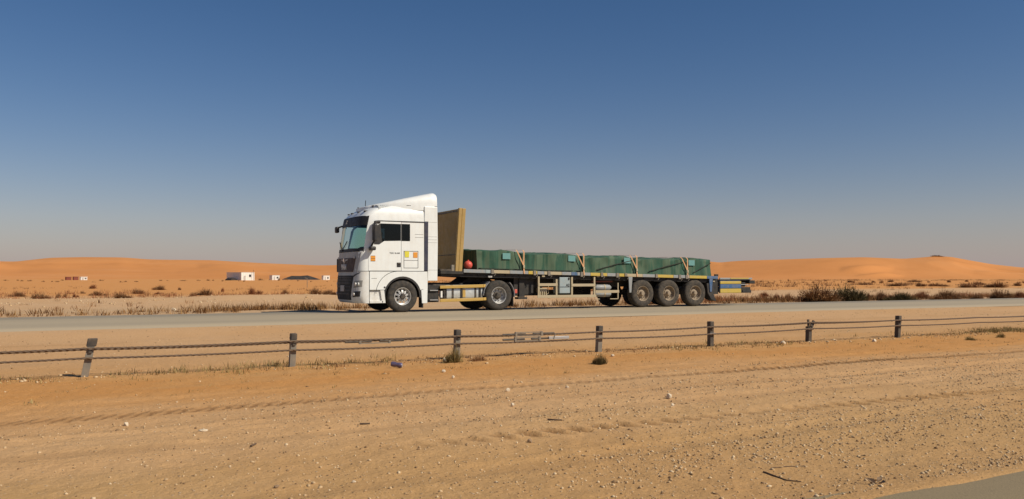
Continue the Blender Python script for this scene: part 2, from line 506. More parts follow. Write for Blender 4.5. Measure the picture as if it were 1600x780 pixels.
def gz(x, y):
    x, y = np.asarray(x, float), np.asarray(y, float)
    z = .030 * NZ.fbm(x * .35, y * .5, 4) + .012 * NZ.fbm(x * 2.1 + 9, y * 2.1, 3)
    z = z + .010 * NZ.fbm(x * 9, y * 9, 2) * (y < 14) * (y > 2)
    # drifted sand along the fence
    z = z + (.018 + .03 * NZ.n(x * .5, y * .6 + 3)) * np.exp(-((y - 10.3) / 1.0) ** 2)
    # tyre tracks
    yA = 8.05 + .12 * np.sin(x * .12) + .05 * NZ.n(x * .4, 0 * x)
    def saw(q): return 1 - (q - np.floor(q))
    u = (y - yA) / .13
    z = z + np.exp(-u ** 4) * (-.020 + .030 * saw((x - (y - yA) * .55) / .125) * (.7 + .9 * NZ.n(x * .6, 0 * x + 8)))
    yB = 5.48 + .10 * np.sin(x * .3 + 1)
    u = (y - yB) / .12
    on = sstep(1.0, 3.2, x)
    z = z + on * np.exp(-u ** 4) * (-.020 + .038 * saw((x + (y - yB) * .5) / .22) * (.75 + .8 * NZ.n(x * .9, 0 * x + 5)))
    yC = 7.25 + .1 * np.sin(x * .17 + 2)
    z = z - .010 * np.exp(-((y - yC) / .16) ** 2)
    yD = 6.45 + .1 * np.sin(x * .2 + 4)
    z = z - .012 * np.exp(-((y - yD) / .14) ** 4)
    for yy_, am, ph in ((4.55, .010, .3), (6.9, .012, 1.7), (8.75, .008, 2.6), (13.2, .010, .9), (15.1, .010, 4.0), (16.8, .012, 5.1)):
        q = y - yy_ - .15 * np.sin(x * .14 + ph) - .03 * x
        z = z - am * np.exp(-(q / .13) ** 4) * (.6 + 1.0 * NZ.n(x * .5 + ph, 0 * x)) + am * .5 * np.exp(-((np.abs(q) - .2) / .06) ** 2)
    # level at the highway edge, with sand lapping ragged over the asphalt
    e = sstep(17.5, 19.8, y) * (1 - sstep(31.2, 33.0, y))
    lap = .030 * NZ.fbm(x * .22, y * .9, 4)
    z = z * (1 - e) + e * (road_z(y) + .004 + lap - .055 * np.maximum(0, y - RN + .2) * (y < 26) - .055 * np.maximum(0, RF + .2 - y) * (y >= 26))
    z = np.where((y > RN + 1.2) & (y < RF - 1.2), -.30, z)
    # verge and plain beyond the highway
    f = sstep(31.2, 34, y)
    z = z - f * .11 + .16 * np.exp(-((y - 53 - 3 * NZ.n(x * .05, 0 * x)) / 2.6) ** 2) * (1 + 1.2 * NZ.n(x * .25, 0 * x + 7))
    z = z + .10 * NZ.fbm(x * .12, y * .12, 3) * sstep(34, 45, y)
    z = z + .7 * NZ.fbm(x / 70, y / 70, 3) * sstep(90, 350, y)
    # own road at the camera's feet
    n = 1 - sstep(3.0, 3.6, y)
    lap2 = .016 * NZ.fbm(x * 1.3, y * 2.5, 4)
    z = np.where(y < 3.6, z * (1 - n) + n * (.012 + lap2 - .3 * np.maximum(0, 3.12 - y)), z)
    z = np.where(y < 2.5, -.18, z)
    return z

def pressed_and_shaded(x, y):
    """0..1: shade of the tyre-lug pits put into the colour, on pressed soil"""
    yA = 8.05 + .12 * np.sin(x * .12) + .05 * NZ.n(x * .4, 0 * x)
    q = (x - (y - yA) * .55) / .125
    c = np.exp(-((y - yA) / .12) ** 4) * (.45 + .55 * ((q - np.floor(q)) > .5)) * (.9 + .7 * NZ.n(x * .6, 0 * x + 8))
    yB = 5.48 + .10 * np.sin(x * .3 + 1)
    q = (x + (y - yB) * .5) / .22
    c = c + sstep(1.0, 3.2, x) * np.exp(-((y - yB) / .09) ** 4) * (((q - np.floor(q)) > .58) * .9) * (.8 + .9 * NZ.n(x * .9, 0 * x + 5))
    for yy_, ph in ((7.25, 2.0), (6.45, 4.0), (4.55, .3), (13.2, .9), (16.8, 5.1)):
        c = c + .22 * np.exp(-((y - yy_ - .12 * np.sin(x * .17 + ph)) / .14) ** 4) * (.6 + 1.2 * NZ.n(x * .8 + ph, y * 2))
    return np.clip(c, 0, 1) * (y < 19) * (y > 3)

def gzf(x, y):
    return float(gz(np.array([x]), np.array([y]))[0])

def axis(parts):
    out = []
    for a, b, st in parts:
        out.append(np.arange(a, b, st))
    return np.concatenate(out)
ys = np.concatenate([axis([(-60, 2, 8), (2, 3, .1), (3, 9.4, .035), (9.4, 12.2, .05), (12.2, 19.6, .12), (19.6, 21.6, .05), (21.6, 29.9, .9), (29.9, 32.2, .06), (32.2, 60, .35)]),
                     60 * 1.045 ** np.arange(0, 105)])
xs = np.concatenate([-(6 * 1.25 ** np.arange(30, 0, -1)), axis([(-6, -1.2, .2), (-1.2, 14, .0245), (14, 24, .06), (24, 50, .3)]), 50 * 1.05 ** np.arange(0, 95)])
X, Y = np.meshgrid(xs, ys)
Z = gz(X, Y)
h, w = X.shape
idx = np.arange(h * w).reshape(h, w)
quads = np.stack([idx[:-1, :-1], idx[:-1, 1:], idx[1:, 1:], idx[1:, :-1]], -1).reshape(-1, 4)
np_mesh('ground', np.stack([X, Y, Z], -1).reshape(-1, 3), quads.ravel(), np.full(len(quads), 4), M['ground'], 'structure', attr=pressed_and_shaded(X, Y).ravel(), smooth=True)

def strip(name, y0, y1, ny, zf, mat, x0=-500, x1=2500, nx=240):
    P = []
    for y in np.linspace(y0, y1, ny):
        P.append([(x, y, float(zf(y))) for x in np.linspace(x0, x1, nx)])
    mb = MB().grid(P)
    # thickness at the edges
    return tag(mb.build(name, mat, smooth=30, fixn=False), kind='structure')
strip('highway', RN - .25, RF + .25, 14, lambda y: road_z(y), M['highway'])
strip('near_road', -9, 3.25, 6, lambda y: .004, M['near_road'])

# dunes: a wide ridge of sand half a kilometre to two kilometres off
crest_px = [-900, -500, -250, -120, 0, 25, 80, 130, 190, 230, 290, 330, 400, 510, 620, 760, 900, 1010, 1115, 1200, 1280, 1350, 1412, 1435, 1462, 1485, 1510, 1550, 1600, 1700, 1850, 2100, 2600]
crest_py = [412, 404, 412, 402, 408.5, 409, 403, 402, 402.5, 405.5, 406.5, 407, 411, 415.5, 411, 407, 413, 415, 412, 406.5, 403.5, 402, 404.5, 402.8, 400.6, 401.2, 406, 413, 418.5, 412, 405, 411, 408]
def dune_field():
    px = np.concatenate([np.arange(-900, -40, 12), np.arange(-40, 1640, 4), np.arange(1640, 2600, 12)]).astype(float)
    cy = np.interp(px, crest_px, crest_py)
    k = np.exp(-np.linspace(-2, 2, 9) ** 2); k /= k.sum()
    cy = np.convolve(np.pad(cy, 4, mode='edge'), k, 'valid')
    u = np.concatenate([np.linspace(0, 1, 46), np.linspace(1.03, 1.7, 10)])
    crest_d = 950 + 260 * np.sin(px / 330) + 150 * np.sin(px / 127 + 1)
    P = np.zeros((len(u), len(px), 3))
    for i, t in enumerate(u):
        d0 = 430 + 60 * np.sin(px / 200)
        dd = d0 + (crest_d - d0) * t
        Hc = EYE + crest_d * (HOR - cy) / FPX
        a = (px - 800) / FPX
        x = dd * (SY + a * CY); y = dd * (CY - a * SY)
        s = t * t * (3 - 2 * t) if t <= 1 else 1 - (t - 1) * .7
        prof = .45 * t + .55 * s if t <= 1 else s
        rip = NZ.fbm(x / 130, y / 130, 4) * 8 + NZ.fbm(x / 45 + 4, y / 45, 3) * 1.6
        ridg = (1 - 2 * np.abs(NZ.n(x / 210 + .3 * NZ.n(x / 90, y / 90), y / 120))) ** 3 * 5.5 + (1 - 2 * np.abs(NZ.n(x / 80 + 9, y / 60))) ** 2 * 1.6
        step_ = 4.2 * NZ.n(px / 90 + 3, 0 * px + 2) * math.exp(-((t - .55) / .07) ** 2) + 3.0 * NZ.n(px / 60 + 31, 0 * px + 6) * math.exp(-((t - .32) / .05) ** 2)
        z = -1.2 + (Hc + 1.2) * prof + (rip * .6 + ridg * 1.15 - 3.4 + np.maximum(step_, 0) * 3.2) * (math.sin(math.pi * min(t, 1)) ** 1.2) * .6
        P[i, :, 0], P[i, :, 1], P[i, :, 2] = x, y, z
    h, w = len(u), len(px)
    idx = np.arange(h * w).reshape(h, w)
    q = np.stack([idx[:-1, :-1], idx[:-1, 1:], idx[1:, 1:], idx[1:, :-1]], -1).reshape(-1, 4)
    return np_mesh('dunes', P.reshape(-1, 3), q.ravel(), np.full(len(q), 4), M['dune'], 'structure', smooth=True)
dune_field()

# ------------------------------------------------------------------ wheels
YN, YFAR = 26.30, 28.82                  # near and far flank of the lorry
YC = (YN + YFAR) / 2
WR = 0.53
def tyre_profile(w):
    return [(.285, .02), (.31, .0), (.37, -.012), (.44, -.012), (.485, .0), (.515, .022), (.528, .05), (.518, .062), (.518, .072), (.53, .076), (.53, w * .33),
            (.518, w * .33 + .004), (.518, w * .36), (.53, w * .36 + .004), (.53, w - .076), (.518, w - .072), (.518, w - .062), (.528, w - .05), (.515, w - .022), (.485, w), (.40, w), (.285, w - .02)]

def wheel(parent, x, ynear, z, kind, side=1, width=.30, tyre='tyre', light=False):
    """side 1: outer face looks at -y, -1: outer face looks at +y"""
    c = (x, ynear, z)
    fl = lambda prof: [(r, y * side) for r, y in prof]
    n = 24 if light else 48
    disc = MB(); hub = MB()
    if kind == 'steer':
        # bulging disc with ten hand holes, drawn as ring, spokes and centre
        disc.lathe_y(fl([(.30, .022), (.292, -.004), (.278, .0), (.268, .03), (.262, .075), (.24, .085)]), c, n)
        disc.lathe_y(fl([(.165, .03), (.155, .012), (.10, .004), (.09, .03)]), c, n)
        for k in range(10):
            a0 = 2 * math.pi * (k + .24) / 10; a1 = 2 * math.pi * (k + .76) / 10
            disc.lathe_y(fl([(.245, .085), (.21, .055), (.165, .03)]), c, 3, a0, a1)
        hub.lathe_y(fl([(.092, .03), (.09, -.03), (.075, -.05), (.0, -.055)]), c, 20)
        for k in range(10):
            a = 2 * math.pi * k / 10
            p = (x + .128 * math.cos(a), ynear + side * .012, z + .128 * math.sin(a))
            hub.lathe_y(fl([(.014, .0), (.014, -.03), (.0, -.034)]), p, 6)
        dm, hm = M['rim'], M['hubd']
    else:
        deep = .15 if kind == 'drive' else .13
        disc.lathe_y(fl([(.30, .022), (.292, -.004), (.278, .0), (.266, .03), (.255, deep - .02), (.235, deep), (.155, deep + .012), (.10, deep)]), c, n)
        prof = [(.15, deep), (.145, deep - .04), (.105, deep - .05), (.09, .02), (.07, .0), (.0, -.006)] if kind == 'drive' else [(.155, deep), (.15, deep - .03), (.10, deep - .04), (.088, .01), (.075, -.015), (.0, -.022)]
        hub.lathe_y(fl(prof), c, 20)
        for k in range(10):
            a = 2 * math.pi * k / 10
            p = (x + .195 * math.cos(a), ynear + side * deep, z + .195 * math.sin(a))
            hub.lathe_y(fl([(.018, .0), (.018, -.035), (.0, -.04)]), p, 6)
        dm, hm = (M['rim'], M['hubd']) if kind == 'drive' else (M['rimd'], M['hubt'])
    w = disc.build('wheel', dm, parent, smooth=35)
    MB().lathe_y(fl(tyre_profile(width)), c, n).build('tyre', M[tyre], w, smooth=35)
    hub.build('hub', hm, w, smooth=35)
    return w

def backing(name, parent, x, y0, y1, z):
    MB().tube([(x, y0, z), (x, y1, z)], .075, 12).build(name, M['chassis'], parent, smooth=40)

# ------------------------------------------------------------------ tractor
tractor = thing('tractor_unit', 'white tractor unit with high roof fairing and dark grille, pulling the flatbed trailer', 'truck', (9.58, YC, .012))
XF, XD = 9.58, 13.18
VO = [(0, 0), (.4, .005), (.65, .025), (.8, .07), (.88, .115), (.94, .17), (.98, .245), (1, .33)]
def voff(v): return float(np.interp(abs(v), [a for a, _ in VO], [b for _, b in VO]))
ZL = [(.34, 8.03), (.42, 7.96), (.6, 7.93), (1.0, 7.94), (1.38, 7.97), (1.42, 7.98), (2.05, 8.0), (2.4, 8.045), (2.97, 8.135), (3.2, 8.185), (3.36, 8.33), (3.48, 8.55), (3.56, 8.86), (3.60, 9.2)]
def xc(z): return float(np.interp(z, [a for a, _ in ZL], [b for _, b in ZL]))
def hw(z): return float(np.interp(z, [3.0, 3.2, 3.36, 3.48, 3.56, 3.60], [1.26, 1.255, 1.235, 1.19, 1.10, .9]))
def front(v, z, off=0.0):
    return (xc(z) + voff(v) - off, YC + v * hw(z), z)
VS = [-1, -.98, -.94, -.88, -.8, -.65, -.4, 0, .4, .65, .8, .88, .94, .98, 1]
XR = 10.34
SIDE = [XR, 9.84, 9.53, 8.78]
def section(z):
    n = [(x, YC - hw(z), z) for x in SIDE]
    f = [front(v, z) for v in VS]
    q = [(x, YC + hw(z), z) for x in reversed(SIDE)]
    return n + f + q
LV = [1.40, 1.72, 2.05, 2.40, 2.97, 3.2, 3.28, 3.36, 3.43, 3.48, 3.53, 3.56, 3.60]
rows = [section(z) for z in LV]
shell = MB()
nside = len(SIDE)
tot = len(rows[0])
shell.v = [p for r in rows for p in r]
for i in range(len(LV) - 1):
    z0, z1 = LV[i], LV[i + 1]
    for j in range(tot - 1):
        # windscreen opening
        if z0 >= 2.04 and z1 <= 3.21 and nside + 1 <= j < nside + len(VS) - 2: continue
        # side window openings
        if z0 >= 2.39 and z1 <= 2.98 and (j in (1, 2) or j in (tot - 3, tot - 4)): continue
        if z0 >= 2.04 and z1 <= 2.98 and tot - 6 <= j <= tot - 4: continue
        shell.f.append((i * tot + j, i * tot + j + 1, (i + 1) * tot + j + 1, (i + 1) * tot + j))
top = len(shell.v)
# roof lid and back wall
lid = rows[-1]
for j in range(tot // 2):
    a, b, c2, d2 = (len(LV) - 1) * tot + j, (len(LV) - 1) * tot + j + 1, (len(LV) - 1) * tot + tot - 2 - j, (len(LV) - 1) * tot + tot - 1 - j
    if b < c2: shell.f.append((a, b, c2, d2))
for i in range(len(LV) - 1):
    shell.f.append((i * tot, (i + 1) * tot, (i + 1) * tot + tot - 1, i * tot + tot - 1))
cab = shell.build('cab', M['white'], tractor, smooth=38)
# dark lining a hand inside the shell
lin = MB()
for i in range(len(LV) - 2):
    for j in range(tot - 1):
        z0, z1 = LV[i], LV[i + 1]
        if z0 >= 2.04 and z1 <= 3.21 and nside + 1 <= j < nside + len(VS) - 2: continue
        if z0 >= 2.39 and z1 <= 2.98 and (j in (1, 2) or j in (tot - 3, tot - 4)): continue
        if z0 >= 2.04 and z1 <= 2.98 and tot - 6 <= j <= tot - 4: continue
        q = [rows[i][j], rows[i][j + 1], rows[i + 1][j + 1], rows[i + 1][j]]
        q = [(YC and (p[0] + .05 * (1 if p[0] < 9 else -1)), YC + (p[1] - YC) * .96, p[2] - .02) for p in q]
        lin.add(q, [(0, 1, 2, 3)])
lin.box(XR - .12, XR - .06, YC - 1.18, YC + 1.18, 1.4, 3.5)
lin.build('lining', M['inside'], cab, fixn=False)
inn = MB()
inn.box(8.32, 8.62, YC - 1.15, YC + 1.15, 1.5, 2.16)
inn.box(8.62, 8.72, YC - .75, YC - .35, 1.9, 2.22)
inn.build('dashboard', M['inside'], cab, bevel=.03)
for yy in (YC - .62, YC + .62):
    MB().box(9.35, 9.5, yy - .25, yy + .25, 1.7, 2.55).box(9.38, 9.47, yy - .14, yy + .14, 2.57, 2.78).box(8.95, 9.36, yy - .25, yy + .25, 1.65, 1.82).build('seat', M['inside'], cab, bevel=.03)
MB().tube([(8.74 + .07 * math.sin(a), YC - .55 + .22 * math.cos(a), 2.28 + .2 * math.sin(a)) for a in np.linspace(0, 2 * math.pi, 17)], .016, 6).build('steering_wheel', M['black'], cab, smooth=40)

def patch(name, mat, corners, parent, off=.012, nv=10, nz=5, smooth=40, solid=0.0):
    """curved panel on the cab front between (v, z) corners: bottom-left, bottom-right, top-right, top-left"""
    (a0, a1), (b0, b1), (c0, c1), (d0, d1) = corners
    P = []
    for i in range(nz + 1):
        t = i / nz
        l = (a0 + (d0 - a0) * t, a1 + (d1 - a1) * t); r = (b0 + (c0 - b0) * t, b1 + (c1 - b1) * t)
        P.append([front(l[0] + (r[0] - l[0]) * k / nv, l[1] + (r[1] - l[1]) * k / nv, off) for k in range(nv + 1)])
    mb = MB().grid(P)
    # rim that ties the panel back to the body
    loop = P[0] + [r[-1] for r in P[1:]] + P[-1][-2::-1] + [r[0] for r in P[-2:0:-1]]
    back = [(p[0] + off + .02, p[1], p[2]) for p in loop]
    m = len(loop)
    mb.add(loop + back, [(k, (k + 1) % m, (k + 1) % m + m, k + m) for k in range(m)])
    return mb.build(name, mat, parent, smooth=smooth)

patch('windscreen', M['glassf'], [(-.98, 2.05), (.98, 2.05), (.98, 3.2), (-.98, 3.2)], cab, off=.004, nv=24, nz=10)
patch('sun_visor', M['visor'], [(-.982, 2.90), (.982, 2.90), (.982, 3.21), (-.982, 3.21)], cab, off=.022, nv=20)
patch('lower_band', M['visor'], [(-.982, 2.03), (.982, 2.03), (.982, 2.14), (-.982, 2.14)], cab, off=.012, nv=20)
vis = MB()
for s_ in (-1, 1):
    vis.beam(front(s_ * .02 + .28, 2.1, .03), front(s_ * .4 + .3, 2.4, .03), .02, .025)
vis.each('wiper', M['black'], cab)
# white mark on the visor
zm = MB()
for (va, za), (vb, zb) in (((.30, 3.12), (.18, 3.12)), ((.18, 3.12), (.30, 3.02)), ((.30, 3.02), (.16, 3.02))):
    zm.beam(front(va, za, .028), front(vb, zb, .028), .006, .02)
zm.build('visor_mark', M['bwhite'] if 'bwhite' in M else M['white'], cab)
# panel above the grille, with emblem and letters
patch('grille_panel', M['silver'], [(-.86, 1.28), (.90, 1.28), (.95, 2.02), (-.95, 2.02)], tractor, off=.010, nv=14)
up = patch('upper_grille', M['grille'], [(-.68, 1.37), (.68, 1.37), (.80, 1.83), (-.80, 1.83)], tractor, off=.030, nv=14)
em = MB()
for a, b in (((-.78, 1.84), (-.12, 1.76)), ((-.12, 1.76), (0, 1.66)), ((0, 1.66), (.12, 1.76)), ((.12, 1.76), (.78, 1.84)), ((-.78, 1.86), (.78, 1.86))):
    em.beam(front(a[0], a[1], .036), front(b[0], b[1], .036), .016, .05)
em.each('emblem_wing', M['silver'], up)
c = front(0, 1.77, .05)
MB().tube([(c[0] + .02, c[1], c[2]), (c[0] - .008, c[1], c[2])], .062, 20).build('emblem_badge', M['chrome'], up, smooth=40)

def lettering(txt, size, mat, name, parent, origin, right, upv, depth_=.006, bold=.0, align='CENTER'):
    cu = bpy.data.curves.new('lettering', 'FONT')
    cu.body = txt; cu.size = size; cu.align_x = align; cu.align_y = 'CENTER'; cu.extrude = depth_; cu.offset = bold
    ob = bpy.data.objects.new('lettering_source', cu)
    COL.objects.link(ob)
    dg = bpy.context.evaluated_depsgraph_get()
    me = bpy.data.meshes.new_from_object(ob.evaluated_get(dg))
    bpy.data.objects.remove(ob)
    rt, u = Vector(right).normalized(), Vector(upv).normalized()
    nrm = rt.cross(u)
    org = Vector(LOC[parent.name])
    mm = Matrix(((rt.x, u.x, nrm.x, origin[0] - org.x), (rt.y, u.y, nrm.y, origin[1] - org.y), (rt.z, u.z, nrm.z, origin[2] - org.z), (0, 0, 0, 1)))
    me.transform(mm)
    me.materials.clear(); me.materials.append(mat)
    o = bpy.data.objects.new(name, me)
    COL.objects.link(o); o.parent = parent
    LOC[o.name] = tuple(org)
    return o
lettering('MAN', .26, M['letter'], 'maker_letters', up, front(0, 1.53, .045), (0, -1, 0), (0, 0, 1), bold=.006)
lettering('TGX', .072, M['black'], 'model_letters', cab, (9.19, YN - .012, 1.99), (1, 0, 0), (0, 0, 1), depth_=.002, bold=.001)
lettering('18.440', .072, M['black'], 'model_letters', cab, (9.38, YN - .012, 1.99), (1, 0, 0), (0, 0, 1), depth_=.002, bold=.001)

# bumper and lower front
LB = [.34, .42, .6, 1.0, 1.38]
bp = MB()
BS = [8.42]
brow = []
for z in LB:
    brow.append([(8.42, YC - 1.26, z)] + [front(v, z) for v in VS] + [(8.42, YC + 1.26, z)])
bp.grid(brow)
bp.grid([brow[0], [(p[0] + .12, YC + (p[1] - YC) * .93, p[2]) for p in brow[0]]])
bp.grid([brow[-1], [(p[0] + .1, YC + (p[1] - YC) * .93, p[2] + .02) for p in brow[-1]]])
bumper = bp.build('bumper', M['whiteb'], tractor, smooth=38)
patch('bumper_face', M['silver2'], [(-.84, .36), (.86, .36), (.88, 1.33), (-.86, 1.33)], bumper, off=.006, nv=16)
lg = patch('lower_grille', M['grille'], [(-.60, .44), (.66, .44), (.72, 1.25), (-.74, 1.25)], bumper, off=.014, nv=12)
lg.data.materials[0] = M['chassis']
for z in (.62, .74, .86, .98, 1.08, 1.17):
    patch('grille_bar', M['black'], [(-.57 - .15 * (z - .5), z), (.64, z), (.64, z + .035), (-.57 - .15 * (z - .5), z + .035)], bumper, off=.03, nv=10, nz=1)
patch('number_plate', M['silver'], [(-.13, .72), (.20, .72), (.20, .92), (-.13, .92)], bumper, off=.045, nv=2, nz=1)
for s_ in (-1, 1):
    hl = patch('headlight', M['lamp'], [(s_ * .76, .84), (s_ * .982, .88), (s_ * .985, 1.09), (s_ * .80, 1.07)], bumper, off=.012, nv=8, nz=3)
    for vv in (.85, .93):
        c = front(s_ * vv, .97, .02)
        MB().tube([(c[0] + .02, c[1], c[2]), (c[0] - .012, c[1], c[2])], .055, 14).build('lamp_reflector', M['lampw'], hl, smooth=40)
    fg = patch('fog_light', M['black'], [(s_ * .72, .54), (s_ * .955, .56), (s_ * .965, .74), (s_ * .77, .72)], bumper, off=.012, nv=8, nz=3)
    c = front(s_ * .80, .64, .02)
    MB().tube([(c[0] + .02, c[1], c[2]), (c[0] - .012, c[1], c[2])], .05, 14).build('lamp_reflector', M['lampw'], fg, smooth=40)
    patch('corner_vent', M['seam'], [(s_ * .74, 1.20), (s_ * .94, 1.33), (s_ * .95, 1.36), (s_ * .74, 1.26)], bumper, off=.010, nv=5, nz=1)

# flank below the doors: arch panel, step, panel behind the wheel
def arc(cx, cz, r, a0, a1, n):
    return [(cx + r * math.cos(R(a0 + (a1 - a0) * k / n)), cz + r * math.sin(R(a0 + (a1 - a0) * k / n))) for k in range(n + 1)]
ZW = .025 + WR
for y0, y1, near in ((YN - .004, YN + .05, True), (YFAR - .05, YFAR + .004, False)):
    poly = [(8.44, 1.385), (8.44, .78), (8.93, .78)] + arc(XF, ZW, .665, 160, 18, 14) + [(10.47, .80), (10.47, 1.02), (10.46, 1.385)]
    side = MB().prism(poly, y0, y1).build('wheel_arch_panel', M['white'], tractor, bevel=.012)
    MB().prism([(10.235, .80), (10.47, .80), (10.46, .31), (10.27, .31)], y0, y1).build('wheel_arch_end', M['white'], tractor, bevel=.012)
    stp = MB().prism([(8.44, .765), (8.93, .765), (8.97, .34), (8.44, .34)], y0 + (.10 if near else 0), y1 + (0 if near else -.10))
    stp.prism([(8.80, .765), (8.935, .765), (8.985, .34), (8.87, .34)], y0, y1).box(8.44, 8.9, y0, y1, .34, .42)
    stp.build('step_well', M['whiteb'], tractor, bevel=.008)
    MB().lathe_y([(.60, 0.0), (.67, 0.0), (.67, .42), (.60, .42)], (XF, y0 + .012 if near else y1 - .432, ZW), 24, R(-4), R(184)).build('wheel_arch_liner', M['black'], tractor, smooth=40)
sm = MB()
sm.prism(arc(9.42, .62, .78, 178, 92, 10) + arc(9.42, .62, .765, 92, 178, 10), YN - .007, YN - .003)
sm.box(8.44, 8.93, YN - .007, YN - .002, .768, .78).box(8.50, 8.68, YN - .007, YN - .002, 1.15, 1.16)
sm.box(8.425, 8.437, YN - .004, YN + .02, .36, 1.38)
sm.each('panel_gap', M['seam'], tractor)
MB().lathe_y([(.03, 0), (.03, -.012), (0, -.014)], (8.95, YN - .004, .86), 10).build('cap', M['black'], tractor, smooth=40)

# doors with window holes
def holed(outer, hole, y0, y1):
    mb = MB()
    for y, rev in ((y0, False), (y1, True)):
        loops = [[Vector((p[0], p[1], 0)) for p in outer], [Vector((p[0], p[1], 0)) for p in hole]]
        tr = tessellate_polygon(loops)
        vs = [(p[0], y, p[1]) for p in outer + hole]
        mb.add(vs, [tuple(t) for t in tr])
    for lp in (outer, hole):
        n = len(lp)
        mb.add([(p[0], y0, p[1]) for p in lp] + [(p[0], y1, p[1]) for p in lp], [(k, (k + 1) % n, (k + 1) % n + n, k + n) for k in range(n)])
    return mb
WIN = [(8.58, 2.27), (8.76, 2.27), (8.93, 2.385), (9.515, 2.405), (9.515, 2.965), (8.80, 2.965), (8.70, 2.90)]
WINN, WINF = WIN, [(8.50, 2.22), (8.80, 2.22), (8.93, 2.28), (9.515, 2.30), (9.515, 2.965), (8.80, 2.965), (8.67, 2.86)]
for yo, yi in ((YN - .010, YN + .002), (YFAR + .010, YFAR - .002)):
    WIN = WINN if yo < YC else WINF
    door = holed([(8.40, 1.41), (9.52, 1.41), (9.52, 3.03), (8.70, 3.03), (8.56, 2.80), (8.42, 2.06)], WIN, yo, yi).build('door', M['white'], tractor)
    sg = 1 if yo < YC else -1
    MB().prism(WIN, yo + .004 * sg, yo + .008 * sg).build('door_window', M['glassd' if sg > 0 else 'glassf'], door)
    if sg > 0: MB().prism([(8.58, 2.27), (8.76, 2.27), (8.86, 2.34), (8.80, 2.965), (8.70, 2.90)], yo - .002 * sg, yo + .004 * sg).build('quarter_frame', M['black'], door)
    hd = MB().box(9.37, 9.51, min(yo, yo - .012 * sg), max(yo, yo - .012 * sg), 1.53, 1.68).build('handle_recess', M['black'], door, bevel=.02)
    MB().beam((9.40, yo - .02 * sg, 1.65), (9.49, yo - .02 * sg, 1.65), .025, .03).build('door_handle', M['steeld'], hd)
    MB().prism([(9.545, 2.405), (9.80, 2.405), (9.84, 2.44), (9.84, 2.93), (9.80, 2.965), (9.545, 2.965)], yo + .003 * sg, yo + .008 * sg).build('sleeper_window', M['glassd' if sg > 0 else 'glassf'], tractor)
g = MB()
yy0, yy1 = YN - .0085, YN - .001
g.box(9.521, 9.533, yy0, yy1, 1.40, 3.03).box(8.42, 10.34, yy0, yy1, 1.386, 1.402).box(8.72, 10.36, yy0 - .006, yy1, 3.035, 3.065)
g.box(9.62, 9.63, yy0, yy1, 1.50, 2.07).box(10.12, 10.13, yy0, yy1, 1.50, 2.07).box(9.62, 10.13, yy0, yy1, 2.06, 2.07).box(9.62, 10.13, yy0, yy1, 1.50, 1.51).box(9.62, 10.13, yy0, yy1, 1.755, 1.762)
g.each('door_gap', M['seam'], cab)
lv = MB()
for z in (2.53, 2.63): lv.box(10.02, 10.32, yy0 + .002, yy1, z, z + .012)
lv.each('louvre', M['seaml'], cab)
MB().box(9.515, 9.55, YN - .009, YN + .0, 2.40, 2.97).build('window_pillar', M['black'], cab)
MB().prism([(9.66, 1.86), (9.80, 1.86), (9.81, 2.06), (9.65, 2.06)], YN - .011, YN - .002).build('sticker', M['yellow'], cab)['label'] = 'yellow square sticker'
MB().prism([(9.955, 1.85), (10.10, 1.85), (10.10, 2.03), (9.955, 2.03)], YN - .011, YN - .002).build('sticker', M['orange'], cab)['label'] = 'orange square sticker'
MB().prism([(8.47, 1.72), (8.63, 1.72), (8.63, 1.90), (8.47, 1.90)], YN - .016, YN - .004).build('sticker', M['orange'], cab)['label'] = 'orange hazard plate below the mirror'
st = MB()
for a, b in (((8.475, 1.725), (8.625, 1.725)), ((8.475, 1.895), (8.625, 1.895)), ((8.475, 1.81), (8.625, 1.81))):
    st.box(a[0], b[0], YN - .018, YN - .010, a[1] - .005, a[1] + .005)
st.each('sticker_print', M['black'], cab)

# dark gap strip and side deflector at the back of the cab
for y0, y1 in ((YN + .012, YN + .06), (YFAR - .06, YFAR - .012)):
    MB().prism([(10.345, 1.42), (10.47, 1.42), (10.485, 3.06), (10.36, 3.06)], y0 - .02 if y0 < YC else y0, y1 if y0 < YC else y1 + .02).build('gap_strip', M['stripe'], tractor)
for y0, y1 in ((YN - .002, YN + .05), (YFAR - .05, YFAR + .002)):
    dfl = MB().prism([(10.475, 1.07), (10.83, 1.07), (10.845, 2.4), (10.83, 3.585), (10.36, 3.585), (10.36, 3.072), (10.49, 3.072)], y0, y1).build('side_deflector', M['white'], tractor, bevel=.015)
gl = MB()
for z in (1.43, 2.36, 2.46, 2.56, 3.05):
    gl.box(10.49, 10.82, YN - .0045, YN - .001, z, z + .012)
gl.each('deflector_line', M['seaml'], tractor)

# roof fairing
sec = []
for x, wd, zt in ((8.50, .45, 3.56), (8.62, .62, 3.60), (8.85, .86, 3.655), (9.2, 1.06, 3.735), (9.7, 1.17, 3.855), (10.2, 1.22, 3.97), (10.6, 1.235, 4.06), (10.76, 1.235, 4.09), (10.83, 1.225, 4.05)):
    zb = float(np.interp(x, [8.5, 8.85, 9.2, 9.7, 10.2], [3.44, 3.52, 3.50, 3.47, 3.45]))
    sd = []
    for yy, t in ((-1, 0), (-1, .45), (-.985, .68), (-.95, .84), (-.88, .94), (-.75, .985), (-.4, 1), (0, 1.01), (.4, 1), (.75, .985), (.88, .94), (.95, .84), (.985, .68), (1, .45), (1, 0)):
        sd.append((x, YC + yy * wd, zb + (zt - zb) * t))
    sec.append(sd)
fm = MB().grid(sec)
fm.add(sec[-1], [tuple(range(len(sec[-1])))]).add(sec[0], [tuple(range(len(sec[0])))])
fairing = fm.build('roof_fairing', M['white'], tractor, smooth=40)
fs = MB()
